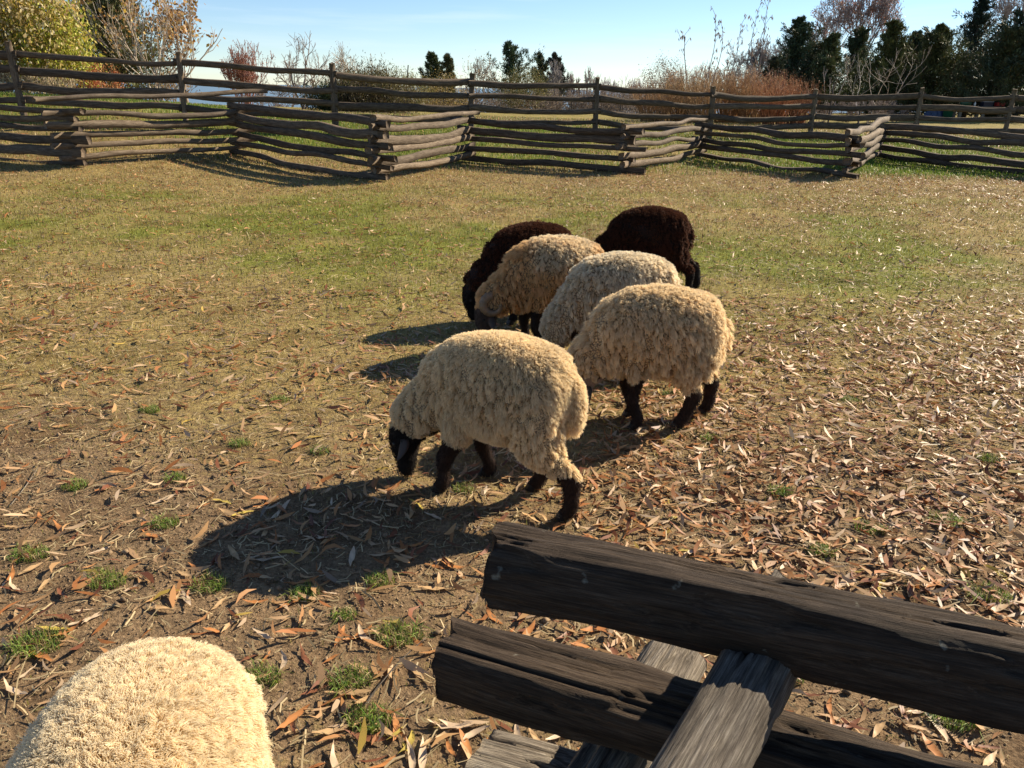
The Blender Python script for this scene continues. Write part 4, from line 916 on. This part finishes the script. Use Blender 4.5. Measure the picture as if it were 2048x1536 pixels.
bush('weeping_bush', 'wide olive and brown mounded bush between fence posts', 'shrub', 742, 34, 148, 4.0, 834, [(.085, .085, .03), (.13, .105, .04), (.05, .04, .022), (.10, .075, .04)], n=34000, lsize=0.11, lw=0.28, clumps=140, hang=1.2, solid=0.15, stemc=(.12, .08, .06), nst=60)
bush('russet_shrub', 'rust-orange leafed shrub behind the third fence post', 'shrub', 690, 52, 112, 3.2, 835, [(.32, .15, .06), (.36, .22, .10), (.26, .11, .05)], n=4200, lsize=0.09, clumps=60, solid=0.2)
woody('bare_tree', 'pale bare tree with a round twiggy head above the mounded bush', 'tree', 722, 66, 84, 836, bark=(.30, .26, .21), leaf=[(.36, .32, .22)], nleaf=700, lsize=0.08, maxlev=5, base_r=0.10, trunk=0.30, minr=0.012, spread=0.6, up=0.2)
woody('bare_tree', 'slight bare tree with pale twigs beside the pale round-headed tree', 'tree', 775, 60, 108, 837, bark=(.30, .26, .21), leaf=[(.38, .33, .20)], nleaf=350, lsize=0.08, maxlev=4, base_r=0.07, trunk=0.3, minr=0.012, spread=0.6, up=0.15)
bush('green_shrub', 'loose yellow-green shrub left of the paired cedars', 'shrub', 805, 44, 140, 2.6, 838, [(.20, .21, .07), (.27, .25, .11), (.15, .16, .05)], n=4200, lsize=0.075, clumps=70, solid=0.2)
cedar('left one of two blunt cedars standing close together', 868, 58, 106, 840, width=0.30, col=(0.068, 0.090, 0.036), dens=0.9, bare=0.05)
cedar('right one of two blunt cedars standing close together', 897, 57, 112, 841, width=0.32, col=(0.090, 0.093, 0.039), dens=0.9, bare=0.05)
bush('golden_shrub', 'golden-brown shrub below the two blunt cedars', 'shrub', 882, 46, 148, 3.2, 842, [(.30, .20, .06), (.22, .17, .06), (.34, .25, .10), (.17, .15, .05)], n=6500, lsize=0.08, clumps=80, solid=0.2)
woody('sapling', 'slim grey sapling with a few pale leaves behind the middle post', 'tree', 965, 42, 112, 843, stems=4, bark=(.22, .19, .16), leaf=[(.36, .29, .20), (.30, .22, .14)], nleaf=420, lsize=0.08, maxlev=4, base_r=0.03, splay=0.25, spread=0.4, up=0.4, trunk=0.32)
cedar('ragged windswept cedar with lopsided crown', 1040, 62, 86, 844, width=0.42, col=(0.053, 0.083, 0.039), dens=0.9, bare=0.3, lean=-0.10, ragged=0.7, open_=0.2)
cedar('dark narrow cedar right of the ragged windswept cedar', 1075, 64, 106, 845, width=0.26, col=(0.033, 0.053, 0.027), dens=0.8, bare=0.2)
bush('olive_tree', 'round-headed small tree with olive-brown leaves below the windswept cedar', 'tree', 1046, 46, 134, 2.9, 846, [(.13, .13, .045), (.20, .16, .06), (.10, .10, .035)], n=8000, lsize=0.07, clumps=110, solid=0.2, bottom=0.18)
cedar('grey-green pointed cedar tangled in bare twigs', 1112, 56, 108, 847, width=0.30, col=(.055, .060, .045), dens=0.9, bare=0.05)
for k, (px, D, yt, br) in enumerate([(1118, 54, 118, (.22, .20, .19)), (1150, 60, 132, (.24, .20, .18))]):
    woody('bare_tree', ['bare grey tree entwined with the grey-green pointed cedar', 'bare spreading tree right of the grey-green pointed cedar'][k], 'tree', px, D, yt, 848 + k, bark=br, maxlev=6, base_r=0.09, trunk=0.22, minr=0.011, nchild=(2, 4), spread=0.6)
for k in range(9):
    px = 1165 + k * 19 + (k % 3) * 3
    woody('bare_tree', 'small bare tree in the distant line of bare trees', 'tree', px, 92 + 4 * (k % 3), 146 + (k * 7) % 11, 860 + k, bark=(.25, .21, .20), maxlev=5, base_r=0.09, trunk=0.22, minr=0.017, nchild=(2, 4), spread=0.75, up=0.18, group='distant line of bare trees')
BR = [(850, 48, 176, 'behind the first dark wire-fence post'), (925, 49, 172, 'left of the slim grey sapling'), (985, 50, 170, 'right of the slim grey sapling'), (1085, 49, 168, 'below the dark narrow cedar'), (1140, 51, 166, 'below the bare spreading tree'), (1195, 50, 170, 'behind the fifth fence post'), (1245, 52, 166, 'in front of the distant bare trees'), (1285, 46, 172, 'left of the bronze-leaved tree')]
for k, (px, D, yt, wh) in enumerate(BR):
    woody('brush_shrub', 'leafless grey-brown brush ' + wh, 'shrub', px, D, yt, 1000 + k, stems=16, bark=(.19, .15, .12), leaf=[(.26, .19, .11), (.20, .14, .09)], nleaf=700, lsize=0.07, maxlev=4, splay=0.75, spread=0.6, up=0.15, base_r=0.016, trunk=0.36, minr=0.007, py=222, group='grey brush beyond the far field')
# right: thicket, wisps, cedars
bush('leafy_tree', 'small dark tree with bronze leaves at the left end of the orange thicket', 'tree', 1325, 50, 112, 3.0, 870, [(.06, .06, .03), (.20, .11, .06), (.10, .07, .04), (.28, .17, .10)], n=6500, lsize=0.08, clumps=90, solid=0.2)
TH = [(1305, 33, 172, (.30, .14, .06)), (1352, 34, 158, (.30, .15, .06)), (1400, 33, 152, (.32, .16, .07)), (1450, 34.5, 150, (.30, .13, .05)), (1500, 34, 156, (.33, .15, .06)), (1548, 33, 162, (.30, .10, .04)), (1590, 34, 168, (.26, .10, .05)), (1375, 36.5, 148, (.28, .14, .08)), (1475, 37, 146, (.26, .12, .07)), (1545, 37, 150, (.22, .07, .04))]
TL = ['orange-brown twiggy shrub forming the left end of the orange thicket', 'orange-brown twiggy shrub in front of the bronze-leaved small tree', 'light orange twiggy shrub left of the sixth fence post', 'orange twiggy shrub right of the sixth fence post', 'brightest orange twiggy shrub in the thicket beyond the fence', 'reddish twiggy shrub before the short dark cedar', 'dull russet twiggy shrub forming the right end of the orange thicket', 'brown-orange twiggy shrub in the back row beside the drooping wispy stem', 'brown twiggy shrub in the back row below the wavy whip-like stem', 'deep red-brown twiggy shrub in the back row beside the short dark cedar']
for k, (px, D, yt, c) in enumerate(TH): osier(TL[k], px, D, yt, 1.9, 880 + k, (c[0] * 0.92, c[1] * 1.15, c[2] * 1.2), n=120)
for k, (px, yt) in enumerate([(1345, 128), (1395, 118), (1440, 122), (1490, 120), (1535, 126)]):
    woody('dry_leaved_shrub', 'airy shrub with curled pale brown leaves above the orange thicket', 'shrub', px, 38, yt, 900 + k, stems=9, bark=(.22, .17, .14), leaf=[(.42, .31, .21), (.34, .21, .12), (.48, .38, .28)], nleaf=900, lsize=0.075, maxlev=3, splay=0.30, spread=0.3, up=0.4, base_r=0.016, trunk=0.42, leafspread=0.08, leaf_top=0.6, group='airy shrubs behind the orange thicket')
WI = [('tall wispy stem with drooping tip leaves at the thicket edge', 1375, 72, -0.5), ('tall thin pair of wispy stems above the thicket', 1420, 28, 0.0), ('slanting wispy stem over the orange thicket', 1455, 44, 0.5), ('very tall whip-like wavy stem above the thicket', 1510, -20, 0.3), ('tall wispy stem with seed heads beside the wavy stem', 1495, 18, 0.1)]
for k, (lb, px, yt, ln) in enumerate(WI):
    b = base_at(px - 8, 230, 35.5); H = top_h(px, yt, 35.5, b); rnd = np.random.default_rng(920 + k); root = thing('wispy_sapling', lb, 'sapling', tuple(b), 'wispy saplings over the thicket')
    segs = []; P = []
    for s_ in range(2 if k in (1, 4) else 1):
        m = 16; p = np.array([0.12 * s_, 0, -0.1])
        for q in range(m):
            f = (q + 1) / m; nx = np.array([0.12 * s_ + ln * f ** 2 * 0.9 + 0.07 * math.sin(f * 9 + k) + 0.25 * s_ * f, rnd.normal(0, .03), (H * f if k else H * math.sin(f * 1.75) / 1.0) * (1 - 0.12 * s_)])
            segs.append((*p, *nx, 0.020 * (1 - f) + 0.009, 0.020 * (1 - f - 1 / m) + 0.009)); p = nx
            if f > 0.45 and q % 2:
                e = nx + np.array([rnd.choice([-1, 1]) * 0.18, rnd.normal(0, .1), 0.30]); segs.append((*nx, *e, 0.009, 0.006)); P.append(e)
            if f > 0.8: P.append(nx)
    V, Fq = tubes(np.array(segs), 5); link('trunk', mesh_from('trunk', V, Fq, cols=np.tile((.24, .19, .17), (len(V), 1)), smooth=True), M_TWIG, root)
    P = np.repeat(np.array(P), 4, 0); P = P + rnd.normal(0, 0.05, P.shape); V, F4 = cards(P, rnd.normal(0, .3, P.shape) + [0, 0, -1.0], 0.17, 0.05, 925 + k); link('leaves', mesh_from('leaves', V, F4, cols=np.tile((.20, .15, .11), (len(V), 1))), M_FOL, root)
for k, (px, D, yt) in enumerate([(1465, 62, 78), (1515, 60, 72), (1548, 64, 80)]):
    woody('bare_tree', 'bare open tree standing behind the orange thicket', 'tree', px, D, yt, 930 + k, bark=(.25, .21, .19), maxlev=6, base_r=0.10, trunk=0.22, minr=0.012, nchild=(2, 4), spread=0.75, up=0.12, group='bare trees behind the orange thicket')
CD = [(1582, 50, 36, .34, (.026, .040, .020), 'tall ragged cedar at the left end of the dark cedar row'), (1532, 48, 118, .34, (.03, .035, .02), 'short dark cedar beside the orange thicket'), (1640, 50, 70, .40, (.045, .055, .022), 'broad olive-tinged cedar in the dark cedar row'), (1700, 56, 58, .36, (.035, .045, .018), 'cedar behind the white-branched sapling'),
      (1755, 47, 44, .36, (.050, .058, .020), 'pointed cedar with yellowish foliage in the dark row'), (1812, 52, 66, .42, (.030, .042, .020), 'low cedar with ragged top in the dark row'), (1858, 46, 52, .44, (.044, .050, .018), 'spreading cedar with upswept arms in the dark row'), (1925, 50, -6, .30, (.022, .034, .022), 'slender dark cedar with open tiered branches'),
      (1985, 44, 60, .44, (.034, .042, .018), 'bushy cedar under the tallest dark cedar'), (2025, 45, -70, .30, (.024, .038, .022), 'tallest dark cedar at the right end of the row'), (1900, 54, 110, .5, (.03, .038, .016), 'low dense cedar filling the gap in the row'), (2085, 47, -30, .34, (.026, .038, .02), 'last dark cedar beyond the tallest one'), (1610, 58, 90, .4, (.022, .030, .018), 'shadowy cedar behind the tall ragged cedar'), (1778, 58, 96, .5, (.024, .032, .016), 'shadowy low cedar behind the pointed cedar')]
for k, (px, D, yt, wd, c, lb) in enumerate(CD): cedar(lb, px, D, yt, 940 + k, width=wd, col=tuple(1.6 * q for q in c), dens=1.8, bare=0.03, ragged=0.75, py=235, open_=0.45 if k == 7 else 0.0)
woody('autumn_tree', 'tall half-bare tree with sparse reddish leaves above the cedars', 'tree', 1705, 64, -60, 960, bark=(.26, .21, .20), leaf=[(.33, .16, .12), (.38, .22, .15), (.28, .14, .12)], nleaf=2600, lsize=0.13, maxlev=6, base_r=0.16, trunk=0.24, minr=0.014, nchild=(2, 4), spread=0.55, up=0.3, leafspread=0.2, leaf_top=0.35)
woody('autumn_tree', 'slimmer half-bare tree with red-brown leaves over the ragged cedar', 'tree', 1640, 66, -10, 961, bark=(.26, .21, .20), leaf=[(.33, .16, .12), (.38, .20, .13)], nleaf=1300, lsize=0.13, maxlev=6, base_r=0.12, trunk=0.24, minr=0.014, nchild=(2, 4), spread=0.5, up=0.3, leafspread=0.2, leaf_top=0.35)
woody('bare_tree', 'bare tree with fine twigs behind the slender dark cedar', 'tree', 1925, 62, -60, 962, bark=(.24, .20, .19), leaf=[(.3, .22, .16)], nleaf=500, lsize=0.10, maxlev=6, base_r=0.13, trunk=0.24, minr=0.013, nchild=(2, 4), spread=0.75)
woody('white_sapling', 'white-barked bare sapling with splayed branches before the cedars', 'tree', 1722, 34, 92, 963, stems=3, bark=(.40, .35, .31), maxlev=3, base_r=0.018, trunk=0.42, minr=0.004, splay=0.75, spread=0.5, nchild=(1, 3), up=0.25, py=255)
woody('white_sapling', 'thin white-barked bare sapling beside the post near the thicket', 'tree', 1655, 35, 92, 964, stems=2, bark=(.36, .31, .28), maxlev=3, base_r=0.014, trunk=0.45, minr=0.004, nchild=(1, 3), splay=0.3, spread=0.4, up=0.35, py=255)
for k, (px, D, yt) in enumerate([(1640, 38, 195), (1690, 39, 185), (1745, 38, 188), (1790, 40, 198)]):
    woody('brush_shrub', ['grey leafless brush between the two white-barked saplings', 'grey leafless brush left of the splayed white-barked sapling', 'grey leafless brush right of the splayed white-barked sapling', 'grey leafless brush left of the heap of blue tarpaulin'][k], 'shrub', px, D, yt, 970 + k, stems=10, bark=(.20, .16, .14), maxlev=4, splay=0.6, spread=0.6, up=0.2, base_r=0.014, trunk=0.36, minr=0.005, group='grey brush under the cedars', py=240)

# far wooded shore as one mass
rnd = np.random.default_rng(990); segs = []; P = []
for q in range(520):
    xx = rnd.uniform(-60, 420); yy = rnd.uniform(300, 420); h = rnd.uniform(3, 9); p = np.array([xx, yy, -6.0]); tp = p + [rnd.normal(0, .6), 0, h]
    segs.append((*p, *tp, 0.16, 0.05))
    for z in range(14):
        f = rnd.uniform(0.3, 0.95); o_ = p + (tp - p) * f; e = o_ + np.array([rnd.normal(0, 1.4), rnd.normal(0, 1.0), rnd.uniform(0.5, 2.2)]); segs.append((*o_, *e, 0.07, 0.03))
V, Fq = tubes(np.array(segs), 4); o = link('distant_woodland', mesh_from('distant_woodland', V, Fq, cols=np.tile((.17, .14, .14), (len(V), 1))), M_TWIG); o['kind'] = 'stuff'; tag(o, 'low bare woodland along the far shore', 'woodland')

# ------------------------------------------------------------------ small built things beyond the fences
def box(cx, cy, cz, sx, sy, sz, bev=0.0, rz=0.0):
    bm = bmesh.new(); bmesh.ops.create_cube(bm, size=1.0); bmesh.ops.scale(bm, vec=(sx, sy, sz), verts=bm.verts)
    if bev: bmesh.ops.bevel(bm, geom=bm.edges[:], offset=bev, segments=2, affect='EDGES')
    bmesh.ops.rotate(bm, matrix=Matrix.Rotation(rz, 3, 'Z'), verts=bm.verts); bmesh.ops.translate(bm, vec=(cx, cy, cz), verts=bm.verts); return bm
def lathe(prof, k=20):
    V, Fs = [], []; n = len(prof)
    for r_, z in prof:
        for q in range(k): V.append((r_ * math.cos(2 * math.pi * q / k), r_ * math.sin(2 * math.pi * q / k), z))
    i = np.arange(n * k).reshape(n, k); j = np.roll(i, -1, 1)
    return np.array(V), [np.c_[i[:-1].ravel(), j[:-1].ravel(), j[1:].ravel(), i[1:].ravel()], i[0][None, ::-1], i[-1][None]]
def bmo(name, bm, col, parent=None, loc=(0, 0, 0)):
    me = bpy.data.meshes.new(name); bm.to_mesh(me); bm.free(); a = me.attributes.new('col', 'FLOAT_COLOR', 'POINT'); a.data.foreach_set('color', np.tile([*col, 1], len(me.vertices)).astype(np.float32)); return link(name, me, M_PLAIN, parent, loc)
TB = base_at(1957, 240, 43.0)
tb = thing('wooden_table', 'long rough wooden work table under the dark cedars', 'table', tuple(TB))
for k in range(3): bmo('plank', box(0, -0.26 + 0.26 * k, 0.72, 2.7, 0.25, 0.05, 0.008), (.16, .13, .10), tb)
for sx in (-1.2, 0.0, 1.2):
    for sy in (-0.28, 0.28): bmo('leg', box(sx, sy, 0.345, 0.16, 0.1, 0.71, 0.008), (.14, .115, .08), tb)
bmo('apron', box(0, -0.36, 0.58, 2.5, 0.05, 0.22, 0.006), (.12, .095, .07), tb)
zt = TB[2] + 0.745
v, f = lathe([(0.0, 0), (.20, 0), (.26, .10), (.27, .22), (.20, .33), (.06, .37), (0.0, .375)]); tag(link('green_basket', mesh_from('green_basket', v, f, cols=np.tile((.02, .07, .035), (len(v), 1)), smooth=True), M_PLAIN, None, (TB[0] - 0.85, TB[1], zt)), 'rounded dark green tub lying on the wooden table', 'tub')
rc = thing('red_crate', 'bright red plastic crate on the wooden table', 'crate', (TB[0] + 0.92, TB[1], zt))
bmo('base', box(0, 0, .02, .38, .28, .03, .004), (.55, .03, .03), rc)
for a_ in ((0, -.13, .38, .02), (0, .13, .38, .02)): bmo('side', box(a_[0], a_[1], .12, a_[2], a_[3], .17, .004), (.55, .03, .03), rc)
for sx in (-.18, .18): bmo('end', box(sx, 0, .12, .02, .238, .17, .004), (.55, .03, .03), rc)
bc = thing('dark_crate', 'dark navy crate with pale rim on the wooden table', 'crate', (TB[0] + 0.25, TB[1], zt))
bmo('body', box(0, 0, .11, .50, .34, .22, .01), (.018, .018, .035), bc); bmo('rim', box(0, 0, .235, .52, .36, .03, .006), (.35, .36, .40), bc)
bmo('handle', box(-0.1, 0, .30, .05, .04, .10, .01), (.45, .45, .46), bc)
v, f = lathe([(0, 0), (.05, 0), (.05, .14), (.02, .19), (.02, .23), (0, .23)], 14); tag(link('white_bottle', mesh_from('white_bottle', v, f, cols=np.tile((.7, .68, .62), (len(v), 1)), smooth=True), M_PLAIN, None, (TB[0] - 0.42, TB[1] - .1, zt)), 'small white bottle on the table beside the green tub', 'bottle')
gb = base_at(1893, 240, 42.5); v, f = lathe([(0, 0), (.20, 0), (.25, .62), (.27, .63), (.27, .68), (.24, .70), (0, .70)], 22); tag(link('green_bin', mesh_from('green_bin', v, f, cols=np.tile((.015, .10, .05), (len(v), 1)), smooth=True), M_PLAIN, None, tuple(gb)), 'green plastic bin standing beside the wooden table', 'bin')
hp = base_at(1872, 240, 43.2); bm = bmesh.new(); bmesh.ops.create_icosphere(bm, subdivisions=4, radius=1.0)
for v_ in bm.verts:
    n_ = v_.co.copy(); k_ = 1 + 0.35 * (float(fbm(n_.x * 2.2 + 5, n_.y * 2.2, n_.z * 2.2, 77, 3)) - .5) * 2; v_.co = Vector((n_.x * .62 * k_, n_.y * .45 * k_, max(n_.z, -0.05) * .72 * k_))
tag(bmo('tarp_heap', bm, (.03, .05, .10), None, tuple(hp)), 'heap of crumpled dark blue tarpaulin beside the green bin', 'tarp')
# far wire fence and stakes
wf = thing('wire_fence', 'distant thin wire fence with dark posts across the far field', 'fence', tuple(base_at(1020, 222, 46)))
wp_ = [base_at(px, 222, 46 + 0.5 * k) for k, px in enumerate((880, 922, 962, 998, 1070, 1142, 1185, 1240))]
for b_ in wp_:
    V, Fq = tubes([(b_[0], b_[1], b_[2] - .2, b_[0] + .02, b_[1], b_[2] + 1.05, .045, .04)], 6); q0 = np.array(wf.location); link('post', mesh_from('post', V - q0, Fq, cols=np.tile((.08, .065, .055), (len(V), 1))), M_TWIG, wf)
for h_ in (0.3, 0.6, 0.92):
    V, Fq = tubes([(*(a_ + [0, 0, h_]), *(c_ + [0, 0, h_]), .018, .018) for a_, c_ in zip(wp_[:-1], wp_[1:])], 4); link('wire', mesh_from('wire', V - np.array(wf.location), Fq, cols=np.tile((.10, .085, .075), (len(V), 1))), M_TWIG, wf)
for k, (px, yb, yt, D, ln, lb) in enumerate([(814, 205, 130, 37, .12, 'dark leaning stake rising from the mounded bush'), (750, 205, 137, 38, .02, 'short dark stake behind the mounded bush'), (1660, 258, 165, 31, 0.0, 'thin upright garden stake left of the white-barked sapling'), (1720, 258, 190, 31, .0, 'thin upright garden stake under the white-barked sapling')]):
    b_ = base_at(px - 6, yb, D); h_ = top_h(px, yt, D, b_); V, Fq = tubes([(0, 0, -.2, ln * h_, 0, h_, .032, .026)], 6); tag(link('stake', mesh_from('stake', V, Fq, cols=np.tile((.07, .058, .05), (len(V), 1)), smooth=True), M_TWIG, None, tuple(b_)), lb, 'stake')
